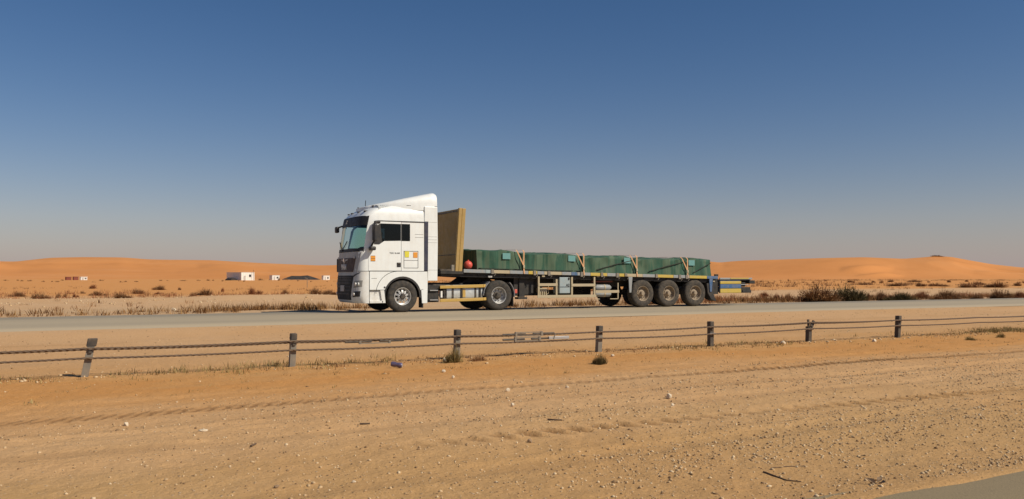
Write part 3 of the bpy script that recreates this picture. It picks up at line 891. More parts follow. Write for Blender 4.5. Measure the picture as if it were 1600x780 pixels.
for s_ in (-1, 1):
    fs.beam((9.75, YC + s_ * 1.176, 3.60), (10.82, YC + s_ * 1.234, 3.60), .012, .014)
fs.each('fairing_seam', M['seam'], fairing)
rf = MB()
for v in (-.75, -.3, .3, .75):
    p = front(v, 3.36, 0)
    rf.box(p[0] - .03, p[0] + .09, p[1] - .06, p[1] + .06, 3.36, 3.40)
rf.each('marker_lamp', M['black'], cab, bevel=.008)
an = MB()
an.tube([(8.62, YC - .2, 3.5), (8.64, YC - .2, 3.80)], .012, 6).tube([(8.55, YC + .35, 3.47), (8.55, YC + .35, 3.60)], .03, 8).box(8.70, 8.80, YC - .75, YC - .62, 3.52, 3.60)
an.each('antenna', M['black'], cab)

# mirrors
mr = MB()
mr.box(8.50, 8.62, YN - .30, YN - .06, 2.38, 2.92)
m1 = mr.build('mirror', M['black'], tractor, bevel=.03)
MB().tube([(8.56, YN - .16, 2.90), (8.58, YN - .14, 3.0), (8.70, YN - .03, 3.02), (8.78, YN + .0, 3.0)], .045, 8).tube([(8.56, YN - .16, 2.40), (8.50, YN - .10, 2.28), (8.46, YN - .01, 2.12)], .035, 8).each('mirror_arm', M['black'], m1, smooth=40)
MB().box(8.385, 8.58, YN - .27, YN - .03, 2.07, 2.20).build('wide_mirror', M['black'], m1, bevel=.04)
mx, mz = at(526.5, 359, YFAR + .35)
m2 = MB().box(mx - .06, mx + .06, YFAR + .22, YFAR + .46, mz - .12, mz + .10).build('mirror', M['black'], tractor, bevel=.04)
MB().tube([(mx, YFAR + .3, mz + .05), (mx + .1, YFAR + .1, mz + .10), (8.42, YFAR - .05, mz + .12)], .03, 8).each('mirror_arm', M['black'], m2, smooth=40)
mk, mkz = at(527.5, 415, YFAR + .16)
MB().box(mk - .04, mk + .08, YFAR + .03, YFAR + .16, mkz - .24, mkz + .24).build('side_flap', M['black'], tractor, bevel=.03)

# chassis, engine block and running gear
ch = MB()
for yy in (YC - .42, YC + .42):
    ch.box(8.5, 13.95, yy - .05, yy + .05, .72, 1.0)
for x in (9.0, 10.6, 11.7, 12.6, 13.8): ch.box(x - .06, x + .06, YC - .40, YC + .40, .76, .96)
ch.each('chassis_frame', M['chassis'], tractor)
MB().box(8.35, 10.3, YC - .72, YC + .72, .50, 1.385).build('engine', M['chassis'], tractor)
MB().box(8.36, 8.9, YN + .12, YFAR - .12, .40, .75).build('front_underguard', M['chassis'], tractor)
fw = MB().prism([(12.05, 1.0), (13.45, 1.0), (13.05, 1.16), (12.3, 1.16)], YC - .55, YC + .55)
fw.prism([(12.25, 1.16), (13.2, 1.16), (13.1, 1.23), (12.35, 1.23)], YC - .45, YC + .45)
fw.build('fifth_wheel', M['chassis'], tractor)
for x, kk in ((XF, 'steer'), (XD, 'drive')):
    backing('axle', tractor, x, YN + .25, YFAR - .25, ZW - .01)
wheel(tractor, XF, YN - .005, ZW, 'steer')
wheel(tractor, XF, YFAR + .005, .0 + WR + .006, 'steer', -1, light=True)
wheel(tractor, XD, YN + .02, ZW, 'drive', width=.28)
wheel(tractor, XD, YN + .34, ZW - .004, 'drive', width=.28, light=True)
wheel(tractor, XD, YFAR - .02, .0 + WR + .006, 'drive', -1, width=.28, light=True)
wheel(tractor, XD, YFAR - .34, .0 + WR + .009, 'drive', -1, width=.28, light=True)
# fuel tank with straps and ochre side rails
def rrect(x0, x1, z0, z1, r, n=4):
    out = []
    for cx, cz, a in ((x1 - r, z1 - r, 0), (x0 + r, z1 - r, 90), (x0 + r, z0 + r, 180), (x1 - r, z0 + r, 270)):
        out += arc(cx, cz, r, a, a + 90, n)
    return out
def tank_mesh(x0, x1, grow=0.0):
    mb = MB()
    ring = [(p[0], p[1]) for p in rrect(YN + .06 - grow, YN + .72 + grow, .36 - grow, .93 + grow, .16)]
    n = len(ring)
    mb.add([(x0, a, b) for a, b in ring] + [(x1, a, b) for a, b in ring], [(k, (k + 1) % n, (k + 1) % n + n, k + n) for k in range(n)] + [tuple(range(n)), tuple(range(n, 2 * n))])
    return mb
tank = tank_mesh(11.20, 12.55).build('fuel_tank', M['alu'], tractor, smooth=40)
for x in (11.42, 12.28): tank_mesh(x - .035, x + .035, .012).build('tank_strap', M['hubd'], tank, smooth=40)
MB().tube([(11.82, YN + .30, .92), (11.82, YN + .30, .99)], .07, 14).build('filler_cap', M['black'], tank, smooth=40)
MB().prism([(11.76, .50), (11.90, .50), (11.90, .78), (11.76, .78)], YN + .052, YN + .062).build('sticker', M['amber'], tank)['label'] = 'yellow label on the tank'
MB().box(10.97, 11.03, YN + .04, YN + .2, .50, .72).build('reflector', M['bwhite'], tractor)
for z in (.835, .375):
    rl = MB().beam((10.92, YN + .0, z + .02), (12.55, YN + .0, z + .055), .045, .105)
    rl.beam((12.55, YN + .0, z + .055), (12.68, YN + .04, z + .06), .045, .10)
    rl.build('side_rail', M['amber'], tractor, bevel=.01)
br = MB()
for x in (11.1, 11.75, 12.45): br.box(x - .03, x + .03, YN + .02, YN + .5, .55, .62).box(x - .03, x + .03, YN + .024, YN + .06, .36, .92)
br.each('rail_bracket', M['chassis'], tractor)
# steps and battery box behind the cab
bb = MB().box(10.52, 10.92, YN + .10, YN + .75, .34, .92).build('battery_box', M['chassis'], tractor, bevel=.01)
MB().box(10.55, 11.18, YN + .14, YN + .8, .88, .955).build('walkway', M['steeld'], tractor)
ld = MB()
for z in (.42, .745): ld.beam((10.57, YN + .06, z), (10.86, YN + .06, z), .06, .03)
for x in (10.56, 10.87): ld.beam((x, YN + .07, .41), (x, YN + .07, .90), .02, .02)
ld.each('ladder_step', M['silver'], tractor)
# drive wheel mudguards
for y0, y1, zz in ((YN - .01, YN + .64, ZW), (YFAR - .64, YFAR + .01, ZW - .02)):
    mg = MB()
    mg.lathe_y([(.60, 0), (.625, 0), (.625, y1 - y0), (.60, y1 - y0), (.60, 0)], (XD, y0, zz), 8, R(128), R(180))
    mg.lathe_y([(.60, 0), (.625, 0), (.625, y1 - y0), (.60, y1 - y0), (.60, 0)], (XD, y0, zz), 8, R(-6), R(48))
    mg.prism([(12.62, .62), (12.60, .93), (12.80, 1.03)] + arc(XD, zz, .585, 128, 170, 6), y0 + .02, y0 + .04)
    mg.build('mudguard', M['mudg'], tractor, smooth=40)
    MB().box(13.74, 13.76, y0 + .03, y1 - .03, .16, .58).build('mud_flap', M['black'], tractor)
MB().box(13.83, 13.93, YN + .05, YN + .30, .62, .76).build('tail_lamp', M['red'], tractor, bevel=.01)
MB().box(10.30, 10.33, YN + .04, YN + .4, .16, .62).build('mud_flap', M['black'], tractor)

# ------------------------------------------------------------------ trailer
SL = lambda x: -.0207 * (x - 11.8)
trailer = thing('flatbed_trailer', 'long three-axle flatbed trailer with ochre headboard, carrying green netted crates', 'trailer', (20.7, YC, .012))
YT = YN - .02
DT = 1.47
def tb(name, mat, mb, parent=trailer, **kw):
    return mb.shear(SL).build(name, M[mat], parent, **kw)
deck = tb('deck', 'steeld', MB().box(10.95, 23.18, YN + .03, YFAR - .03, DT - .07, DT - .012))
# coloured side rail of the deck, one length after another
segs = [(11.80, 12.65, 'railg'), (12.65, 12.95, 'tool'), (12.95, 13.6, 'cream'), (13.6, 14.35, 'railg'), (14.35, 14.72, 'raily'), (14.72, 15.0, 'railg'), (15.0, 15.75, 'cream'), (15.75, 16.16, 'railg'), (16.16, 16.42, 'railb'),
        (16.42, 17.0, 'railg'), (17.0, 17.75, 'raily'), (17.75, 18.3, 'railg'), (18.3, 18.55, 'raily'), (18.55, 19.4, 'cream'), (19.4, 20.0, 'railg'), (20.0, 20.9, 'raily'), (20.9, 21.7, 'railg'), (21.7, 22.6, 'raily'), (22.6, 23.18, 'railb')]
for y0, y1 in ((YT, YT + .05), (YFAR - .03, YFAR + .02)):
    for a, b, m in segs:
        tb('edge_rail', m, MB().box(a, b - .006, y0, y1, DT - .115, DT + .0), bevel=.008)
tb('front_sill', 'chassis', MB().box(10.95, 11.79, YT + .01, YFAR, DT - .17, DT - .072))
# tie rings and chain hooks hanging on the rail
hk = MB()
rng = random.Random(5)
for x in (12.9, 14.6, 15.2, 16.6, 17.5, 18.2, 18.6, 20.05, 21.2, 21.55):
    hk.box(x - .05, x + .05, YT - .03, YT - .004, DT - .10 - rng.random() * .06, DT + .02)
    hk.tube([(x + .05, YT - .02, DT - .09), (x + .11, YT - .03, DT - .15), (x + .06, YT - .02, DT - .21)], .014, 5)
hk.shear(SL).each('tie_hook', M['steel'], trailer)
# gooseneck and main beams, cross members
bm_ = MB()
for yy in (YC - .5, YC + .5):
    bm_.prism([(10.98, DT - .075), (23.2, DT - .075), (23.2, DT - .42), (19.0, DT - .50), (14.6, DT - .60), (13.95, DT - .33), (10.98, DT - .24)], yy - .06, yy + .06)
bm_.shear(SL).each('main_beam', M['chassis'], trailer)
cm = MB()
for x in np.arange(11.3, 23.1, .55): cm.box(x - .03, x + .03, YN + .06, YFAR - .06, DT - .19, DT - .075)
cm.shear(SL).each('cross_member', M['chassis'], trailer)
tb('skirt_plate', 'chassis', MB().box(11.0, 22.9, YN + .10, YN + .13, DT - .26, DT - .10))
# headboard leaning a little back
hp = MB()
def hbx(z): return .068 * (z - 1.5)
P = [[(11.56 + hbx(z), y, z) for y in (YN + .10, YC, YFAR - .10)] for z in (1.47, 1.95, 3.57)]
Q = [[(p[0] + .03, p[1], p[2]) for p in r] for r in P]
hpm = MB().grid(P).grid(Q)
hpm.add(P[-1] + Q[-1], [(0, 1, 4, 3), (1, 2, 5, 4)])
head = hpm.build('headboard', M['hb'], trailer)
for yy in (YN + .0, YFAR - .11):
    MB().add([(11.50 + hbx(z) + dx, yy + dy, z) for z in (1.36, 3.585) for dx, dy in ((0, 0), (.12, 0), (.12, .11), (0, .11))], [(0, 1, 2, 3), (4, 7, 6, 5), (0, 4, 5, 1), (1, 5, 6, 2), (2, 6, 7, 3), (3, 7, 4, 0)]).build('headboard_post', M['hbp'], head, bevel=.01)
    MB().add([(11.63 + hbx(z) + dx, yy + .012 + dy, z) for z in (1.36, 3.575) for dx, dy in ((0, 0), (.13, 0), (.13, .085), (0, .085))], [(0, 1, 2, 3), (4, 7, 6, 5), (0, 4, 5, 1), (1, 5, 6, 2), (2, 6, 7, 3), (3, 7, 4, 0)]).build('headboard_post', M['hbp'], head, bevel=.01)
hs_ = MB()
hs_.beam((11.548 + hbx(1.98), YN + .11, 1.98), (11.548 + hbx(1.98), YFAR - .11, 1.98), .02, .03)
hs_.beam((11.548 + hbx(3.5), YN + .11, 3.5), (11.548 + hbx(3.5), YFAR - .11, 3.5), .02, .05)
hs_.each('headboard_seam', M['hubd'], head)
sv = MB()
for yy in (YC - .9, YC, YC + .9): sv.beam((11.61 + hbx(1.5), yy, 1.5), (11.61 + hbx(3.5), yy, 3.5), .06, .06, (0, 1, 0))
sv.each('headboard_stiffener', M['hbp'], head)
MB().box(11.36, 11.47, YN + .02, YN + .12, 1.40, 1.62).box(11.40, 11.62, YN + .04, YN + .10, 1.44, 1.48).build('coupling_bracket', M['steel'], head, bevel=.01)
MB().box(12.78, 12.93, YT + .055, YT + .117, 1.19, 1.25).build('reflector', M['bwhite'], trailer)
# landing gear
lgm = MB()
for yy in (YN + .25, YFAR - .4):
    lgm.box(14.12, 14.34, yy, yy + .16, .48, 1.2).box(14.05, 14.42, yy - .05, yy + .22, .40, .47).beam((14.2, yy + .08, .7), (14.75, yy + .08, 1.12), .05, .05)
lgm.box(13.92, 14.72, YN + .30, YN + .34, .56, 1.25).box(13.98, 14.6, YN + .35, YFAR - .35, .75, .95)
lgm.each('landing_leg', M['chassis'], trailer)
# side guard frame
sgm = MB()
def zs(z, x): return z + SL(x) * .25
yv = YN + .0
for x, z0, z1 in ((14.79, .48, 1.22), (15.54, .48, 1.12), (16.20, .48, 1.20), (17.19, .48, 1.20)):
    sgm.box(x - .035, x + .035, yv, yv + .06, z0, z1)
for a, b, z in ((14.755, 15.575, .92), (16.165, 17.225, .90)):
    sgm.box(a, b, yv - .012, yv - .001, z - .05, z + .05)
sgm.box(14.72, 17.26, yv - .014, yv - .002, .44, .54)
sgm.each('side_guard', M['cream'], trailer, bevel=.006)
sg2 = MB()
sg2.box(17.23, 18.30, yv - .012, yv - .001, .60, .70)
sg2.box(18.24, 18.28, yv, yv + .04, .36, .98)
sg2.box(17.23, 17.42, yv, yv + .03, .355, .385).box(17.9, 18.28, yv, yv + .03, .355, .385)
sg2.each('side_guard', M['cream'], trailer, bevel=.005)
MB().box(17.28, 18.2, yv + .3, yv + .34, 1.0, 1.05).build('brake_pipe', M['bred'], trailer)
# tool box, valve block, air tanks
tbx = MB().box(15.68, 16.13, YN + .03, YN + .5, .60, 1.19).build('tool_box', M['tool'], trailer, bevel=.015)
MB().box(15.70, 16.11, YN + .018, YN + .03, .83, .845).build('lid_gap', M['seam'], tbx)
lettering('A2', .13, M['black'], 'box_letters', tbx, (16.03, YN + .024, .90), (1, 0, 0), (0, 0, 1), depth_=.003, bold=.003)
MB().box(16.05, 16.10, YN + .005, YN + .03, 1.10, 1.18).build('latch', M['black'], tbx)
vb = MB().box(14.93, 15.24, YN + .18, YN + .42, .66, .80)
for k in range(4): vb.box(14.93 + .08 * k, 14.97 + .08 * k, YN + .16, YN + .38, .52, .67)
vb.tube([(15.3, YN + .2, .88), (15.3, YN + .2, .60), (15.22, YN + .2, .56)], .015, 6)
vb.build('valve_block', M['cream'], trailer, bevel=.008)
for z in (.80, .56):
    at_ = MB().tube([(17.30, YN + .26, z), (17.36, YN + .26, z), (17.40, YN + .26, z), (18.0, YN + .26, z), (18.04, YN + .26, z), (18.1, YN + .26, z)], [.04, .09, .115, .115, .09, .04], 18).build('air_tank', M['railg'], trailer, smooth=50)
    MB().tube([(17.74, YN + .26, z), (17.80, YN + .26, z)], .123, 18).build('tank_band', M['cream'], at_, smooth=50)
lmp = MB()
for x in (15.0, 17.38): lmp.box(x - .06, x + .06, YT + .045, YT + .09, 1.20, 1.29)
lmp.each('side_lamp', M['cream'], trailer, bevel=.01)
# dark fittings on the far side of the frame
ff = MB().box(14.9, 15.6, YFAR - .5, YFAR - .06, .48, 1.1).box(16.1, 18.3, YFAR - .55, YFAR - .08, .48, .70).box(17.0, 18.4, YFAR - .55, YFAR - .08, .70, 1.1).box(14.95, 17.3, YC - .3, YC + .3, .88, 1.2).box(15.62, 16.08, YFAR - .5, YFAR - .06, .48, 1.1)
ff.each('storage_locker', M['chassis'], trailer, bevel=.01)
# axles, wheels
AX = (19.43, 20.70, 22.03)
for x in AX:
    backing('axle', trailer, x, YN + .2, YFAR - .2, ZW)
    wheel(trailer, x, YN + .01, ZW + .004, 'trailer', width=.36, tyre='tyred')
    wheel(trailer, x, YFAR - .01, WR + .006, 'trailer', -1, width=.36, tyre='tyred', light=True)
    MB().box(x - .5, x + .5, YC - .62, YC - .5, .62, .70).box(x - .5, x + .5, YC + .5, YC + .62, .62, .70).box(x - .1, x + .1, YC - .62, YC - .48, .6, 1.0).box(x - .1, x + .1, YC + .48, YC + .62, .6, 1.0).each('suspension', M['chassis'], trailer)
tb('wheel_cover', 'chassis', MB().box(18.85, 22.75, YN + .12, YN + .5, DT - .26, DT - .20))
# brackets and flap round the axle group
for x, m in ((18.83, 'railg'), (22.82, 'bluebar')):
    z1 = DT + SL(x) - .12
    MB().prism([(x - .09, z1), (x + .09, z1), (x + .035, .60), (x - .05, .60)], YN - .012, YN + .03).build('guard_bracket', M[m], trailer, bevel=.006)
MB().prism([(22.62, .95), (23.0, .95), (22.98, .5), (23.12, .22), (22.86, .30), (22.68, .55)], YN + .02, YN + .40).build('mud_flap', M['black'], trailer)
MB().box(22.95, 23.28, YN + .09, YFAR - .09, .50, 1.16).build('rear_locker', M['chassis'], trailer)
MB().box(22.98, 23.08, YN + .06, YN + .09, 1.0, 1.08).each('side_lamp', M['cream'], trailer)
# lowered tail section with coloured bars
MB().box(23.30, 25.05, YN + .0, YN + .05, 1.10, 1.17).build('tail_rail', M['railg'], trailer, bevel=.006)
MB().box(23.85, 24.85, YN - .012, YN - .001, 1.125, 1.165).build('tail_rail_stripe', M['raily'], trailer)
MB().box(23.26, 25.05, YN + .1, YFAR - .05, 1.05, 1.10).build('tail_deck', M['steeld'], trailer)
MB().box(23.30, 25.05, YFAR - .05, YFAR, 1.10, 1.17).build('tail_rail', M['railg'], trailer, bevel=.006)
tp = MB().box(23.34, 24.43, YN + .05, YN + .12, .54, 1.06).build('tail_panel', M['bluebar'], trailer)
for z0, z1, m in ((.92, 1.03, 'raily'), (.74, .90, 'bluebar'), (.55, .72, 'raily')):
    MB().box(23.32, 24.44, YN + .0, YN + .05, z0, z1).build('panel_bar', M[m], tp, bevel=.008)
MB().box(24.46, 25.0, YN + .05, YFAR - .05, .55, .78).box(24.46, 24.75, YN + .08, YFAR - .08, .80, .98).box(24.9, 25.2, YN + .0, YFAR - .0, .92, 1.06).box(24.55, 25.02, YN + .02, YN + .5, .54, .66).each('rear_beam', M['chassis'], trailer, bevel=.012)
MB().tube([(24.44, YN + .05, .885), (24.95, YN + .05, .885)], .015, 6).build('light_bar', M['silver'], trailer)
tb('corner_post', 'chassis', MB().box(23.08, 23.24, YT + .055, YT + .13, DT - .02, DT + .08))

# ------------------------------------------------------------------ load: crates under green netting
bounds = [(12.36, 14.12, 'foremost green netted crate, next to the red float and headboard'),
          (14.18, 16.66, 'second green netted crate counted from the headboard, above the grey tool box'),
          (16.72, 19.08, 'third green netted crate counted from the headboard, in the middle of the load'),
          (19.14, 21.56, 'fourth green netted crate counted from the headboard, above the front trailer wheels'),
          (21.62, 22.90, 'short rearmost green netted crate at the back end of the deck')]
tops = [[(0, .66), (.10, .68), (.6, .70), (.8, .66), (1, .60)], [(0, .60), (.3, .635), (.6, .655), (.80, .66), (.93, .60), (1, .57)], [(0, .57), (.3, .605), (.6, .635), (.8, .66), (.9, .64), (1, .56)],
        [(0, .56), (.3, .605), (.6, .63), (.85, .64), (1, .58)], [(0, .58), (.35, .665), (.6, .675), (.85, .66), (1, .655)]]
labx = [13.50, 16.22, 18.72, None, 21.86]
for ci, (a, b, lab) in enumerate(bounds):
    zb = DT + .004
    cr = thing('netted_crate', lab, 'crate', ((a + b) / 2, YC, zb + SL((a + b) / 2)), 'crates under green netting on the trailer')
    n = 34
    px = np.linspace(a, b, n)
    y0, y1 = YN + .06, YFAR - .06
    prof = []                      # ring from the near foot over the top to the far foot
    rows = []
    for k, x in enumerate(px):
        H = float(np.interp((x - a) / (b - a), [t for t, _ in tops[ci]], [t for _, t in tops[ci]]))
        edge = 0 if 0 < k < n - 1 else .03
        row = []
        for t in np.linspace(0, 1, 8):
            fold = .065 * float(NZ.fbm(np.array(x * 4.6 + ci * 7), np.array(t * 1.1), 3)) + .02 * math.sin(x * 7 + 3 * t + ci) * t + .05 * (1 - min(1, 4 * min(x - a, b - x)))* t
            sag = .028 * (1 - t) ** 2
            row.append((x, y0 + .03 + fold - sag, zb + (H - .03) * t))
        for t in np.linspace(.04, .96, 12):
            bump = .075 * math.sin(math.pi * t) + .09 * float(NZ.fbm(np.array(x * 2 + 3), np.array(t * 3 + ci), 3))
            row.append((x, y0 + (y1 - y0) * t, zb + H + bump * .8))
        for t in np.linspace(1, 0, 5):
            fold = .02 * float(NZ.fbm(np.array(x * 3 + ci * 5 + 40), np.array(t), 3))
            row.append((x, y1 - .03 + fold, zb + (H - .03) * t))
        rows.append([(p[0], p[1], p[2] + SL(p[0])) for p in row])
    m = MB().grid(rows)
    for r in (rows[0], rows[-1]):
        m.add(r, [tuple(range(len(r)))])
    cov = m.build('net_cover', M['net'], cr, smooth=50)
    if labx[ci]:
        x = labx[ci]; z = zb + .40 + SL(x)
        MB().prism([(x - .16, z), (x + .15, z - .005), (x + .15, z + .21), (x - .16, z + .215)], y0 - .022, y0 - .016).build('label_sheet', M['paper'], cr)['label'] = 'pale teal paper label'
    rp = MB()
    if ci >= 2:
        rp.tube([(a + (b - a) * .25, y0 - .02, zb + .10 + SL(a)), (a + (b - a) * .6, y0 - .03, zb + .30 + SL(a)), (a + (b - a) * .95, y0 - .01, zb + .52 + SL(b))], .018, 6)
    else:
        rp.tube([(a + .05, y0 - .01, zb + .05 + SL(a)), ((a + b) / 2, y0 - .02, zb + .035 + SL((a + b) / 2)), (b - .05, y0 - .01, zb + .05 + SL(b))], .014, 6)
    rp.build('lashing_rope', M['rope'], cr, smooth=40)

strap_info = [(14.15, 'orange and white ratchet strap tying the load closest to the headboard'), (16.69, 'tan ratchet strap between the second and third crates, left of mid-load'),
              (19.11, 'tan ratchet strap above the foremost trailer wheel'), (21.59, 'tan ratchet strap nearest the rear end of the load')]
def ribbon(pts, w, t=.006):
    mb = MB()
    for p, q in zip(pts[:-1], pts[1:]):
        d = Vector(q) - Vector(p)
        up = (0, -1, 0) if abs(d.z) > abs(d.y) else (0, 0, 1)
        mb.beam(p, q, w, t, up)
    return mb
for x, lab in strap_info:
    z0 = DT + SL(x)
    ztop = z0 + (.72 if x < 15 else .69)
    st = thing('cargo_strap', lab, 'strap', (x, YC, z0), 'straps over the load')
    yf = YN - .03
    ys_ = YFAR + .03
    for dx in (-.24, .03):
        ribbon([(x, yf, z0 + .19), (x + dx, yf + .04, ztop - .03), (x + dx, yf + .14, ztop + .03), (x + dx, YC, ztop + .06), (x + dx, ys_ - .14, ztop + .03), (x + dx, ys_ - .04, ztop - .03), (x, ys_, z0 + .19)], .045).build('webbing', M['strap'], st)
    MB().box(x - .035, x + .035, yf - .03, yf + .0, z0 + .10, z0 + .21).build('ratchet', M['cream'], st, bevel=.008)
    ribbon([(x, yf + .0, z0 + .12), (x + .02, yf - .012, z0 - .10)], .05).build('strap_tail', M['strap'], st)

bx, bz = at(731.5, 409, YN + .22)
zd = DT + SL(bx)
ball = thing('float_ball', 'red round float wedged between headboard and first netted crate', 'float', (bx, YN + .22, zd))
sp = MB()
P = []
for i in range(13):
    th = math.pi * i / 12
    r_ = .15 * math.sin(th) * (1 + .02 * math.cos(3 * th))
    P.append([(bx + r_ * math.cos(a), YN + .22 + r_ * math.sin(a), zd + .155 - .15 * math.cos(th)) for a in np.linspace(0, 2 * math.pi, 25)])
sp.grid(P).build('shell', M['red'], ball, smooth=60)
MB().tube([(bx, YN + .22, zd + .29), (bx, YN + .22, zd + .335)], .03, 10).build('eyelet', M['red'], ball, smooth=40)

# ------------------------------------------------------------------ cable fence along the median
FY = 11.15
PST = [(132, 600, 146, 530, 'leaning grey steel fence post at the far left, with a dark cap'), (456, 576, 459, 522, 'fence post below the front bumper of the truck, second from the left'),
       (713, 562, 715, 516, 'fence post standing in a dry grey tuft below the fuel tank'), (935, 553, 937, 510, 'fence post with a small green shrub at its foot'),
       (1110, 538, 1110, 503, 'dark fence post with blotched cap, third from the right end'), (1263, 530, 1264, 499, 'split fence post with a forked top'), (1402, 527, 1404, 494, 'bent dark fence post furthest to the right')]
post_x = []
for i, (bx_, by_, tx_, ty_, lab) in enumerate(PST):
    x0, _ = at(bx_, by_, FY); x1, zt = at(tx_, ty_, FY)
    zb = gzf(x0, FY) - .25
    zt = max(zt, .40)
    lean = (x1 - x0) / .5
    foot = Vector((x0, FY, zb + .25))
    post = thing('fence_post', lab, 'post', tuple(foot), 'posts of the cable fence')
    w = .037 if i else .040
    def ax(z): return x0 + lean * (z - foot.z)
    P = []
    mb = MB()
    dark = i >= 4
    wm_ = M['steeld'] if dark else M['steel']
    ztop = zt if i != 5 else zt - .13
    # C section: web facing the carriageway, two flanges
    for y0, y1, xa, xb in ((FY - .045, FY - .039, -w, w), (FY - .039, FY + .04, -w, -w + .006), (FY - .039, FY + .04, w - .006, w)):
        vs = [(ax(z) + xx, yy, z) for z in (zb, ztop) for yy in (y0, y1) for xx in (xa, xb)]
        mb.add(vs, [(0, 2, 3, 1), (4, 5, 7, 6), (0, 1, 5, 4), (2, 6, 7, 3), (0, 4, 6, 2), (1, 3, 7, 5)])
    body = mb.build('channel', wm_, post)
    if i != 5:
        vs = [(ax(z) + xx, yy, z) for z in (ztop - .075 if i else ztop - .085, ztop + .008) for yy in (FY - .050, FY + .045) for xx in (-w - .004 - (.008 if i == 0 else 0), w + .004 + (.012 if i == 0 else 0))]
        MB().add(vs, [(0, 2, 3, 1), (4, 5, 7, 6), (0, 1, 5, 4), (2, 6, 7, 3), (0, 4, 6, 2), (1, 3, 7, 5)]).build('cap', M['steeld'], post, bevel=.008)
    else:
        MB().beam((ax(ztop) - .034, FY - .03, ztop - .03), (ax(ztop) - .045, FY - .03, ztop + .13), .03, .03, (0, 1, 0)).build('prong', M['steeld'], post)
        MB().beam((ax(ztop) + .03, FY - .03, ztop - .03), (ax(ztop) + .10, FY - .03, ztop + .10), .05, .03, (0, 1, 0)).build('prong', M['steeld'], post)
    MB().box(ax(.23) - w - .02, ax(.23) + w + .025, FY - .062, FY - .046, .222, .238).build('cable_clip', M['silver'] if i in (4, 5, 6) else M['steel'], post)
    MB().box(ax(.31) - .02, ax(.31) + .022, FY - .064, FY - .046, .29, .33).build('cable_clip', M['steeld'], post, bevel=.006)
    post_x.append(x0)
for px_, lab in ((-2.32, 0), (16.95, 1), (19.4, 2), (21.8, 3)):
    pass

def rope_mesh(path, r, pitch=.22):
    """three strands laid round each other along x"""
    x0, x1 = path[0][0], path[-1][0]
    n = int((x1 - x0) / (pitch / 9))
    xs_ = np.linspace(x0, x1, n)
    zz = np.interp(xs_, [p[0] for p in path], [p[2] for p in path]); yy = np.interp(xs_, [p[0] for p in path], [p[1] for p in path])
    V, L = [], []
    for k in range(3):
        ph = 2 * math.pi * (xs_ / pitch + k / 3)
        cx, cy_, cz_ = xs_, yy + r * .55 * np.cos(ph), zz + r * .55 * np.sin(ph)
        base = sum(len(v) for v in V)
        ring = np.stack([np.stack([cx, cy_ + r * .6 * math.cos(a), cz_ + r * .6 * math.sin(a)], -1) for a in np.arange(5) * 2 * math.pi / 5], 1)
        V.append(ring.reshape(-1, 3))
        i0 = np.arange(n - 1)[:, None] * 5 + np.arange(5)[None]
        i1 = np.arange(n - 1)[:, None] * 5 + (np.arange(5)[None] + 1) % 5
        L.append(np.stack([i0, i1, i1 + 5, i0 + 5], -1).reshape(-1, 4) + base)
    return np.concatenate(V), np.concatenate(L)
def cable(label, y, z_of, x0=-6, x1=34, r=.0125):
    pts = []
    px_all = [-4.75, -2.33] + post_x + [16.95, 19.4, 21.85, 24.3, 26.7, 29.2, 31.6, 34]
    for a, b in zip(px_all[:-1], px_all[1:]):
        for t in np.linspace(0, 1, 7)[:-1]:
            pts.append((a + (b - a) * t, y, z_of(a + (b - a) * t) - .012 * 4 * t * (1 - t)))
    V, L = rope_mesh(pts, r)
    o = np_mesh('fence_cable', V, L.ravel(), np.full(len(L), 4), M['cable'], smooth=True, org=(0, y, 0))
    return tag(o, label, 'cable', 'wire ropes of the cable fence')
zu = lambda x: float(np.interp(x, [-1, 2.5, 5, 7.4, 9.7, 12, 14.5, 19], [.352, .352, .342, .328, .345, .362, .345, .34]))
zu2 = lambda x: float(np.interp(x, [-1, 2.5, 5, 7.4, 9.7, 19], [.333, .325, .322, .318, .335, .335]))
zl = lambda x: float(np.interp(x, [-1, 2.5, 5, 7.4, 9.7, 12, 14.5, 19], [.238, .235, .232, .225, .222, .248, .238, .235]))
top_c = cable('topmost wire rope of the fence, running on the camera side of the posts', FY - .075, zu)
mid_c = cable('upper wire rope running behind the posts, tightened by the lone turnbuckle', FY + .062, zu2)
low_c = cable('lowest wire rope of the fence, below the other two', FY - .078, zl)
def turnbuckle(label, xa, xb, y, z, plate=False):
    t_ = thing('turnbuckle', label, 'turnbuckle', ((xa + xb) / 2, y, z), 'rope tighteners on the fence')
    L_ = xb - xa
    fr = MB()
    for s_ in (-1, 1): fr.beam((xa + L_ * .25, y, z + s_ * .026), (xb - L_ * .25, y, z + s_ * .026), .018, .012)
    fr.beam((xa + L_ * .25, y, z - .034), (xa + L_ * .25, y, z + .034), .034, .03, (1, 0, 0)).beam((xb - L_ * .25, y, z - .034), (xb - L_ * .25, y, z + .034), .034, .03, (1, 0, 0))
    fr.build('frame', M['steel'], t_)
    MB().tube([(xa, y, z), (xa + L_ * .44, y, z)], .015, 8).build('threaded_rod', M['steeld'], t_, smooth=40)
    MB().tube([(xb - L_ * .42, y, z), (xb, y, z)], .015, 8).build('threaded_rod', M['steeld'], t_, smooth=40)
    if plate:
        MB().box(xb - .06, xb + .30, y - .03, y + .006, z - .018, z + .024).build('cover_plate', M['silver'], t_, bevel=.004)
        MB().beam((xb + .02, y - .034, z - .02), (xb + .05, y - .034, z + .07), .012, .012, (0, 1, 0)).build('pin', M['steel'], t_)
xa, _ = at(540, 531, FY); xb, _ = at(632, 531, FY)
turnbuckle('single turnbuckle on the fence below the front wheel of the truck', xa, xb, FY + .03, .305)
xa, _ = at(782, 522, FY); xb, _ = at(862, 522, FY)
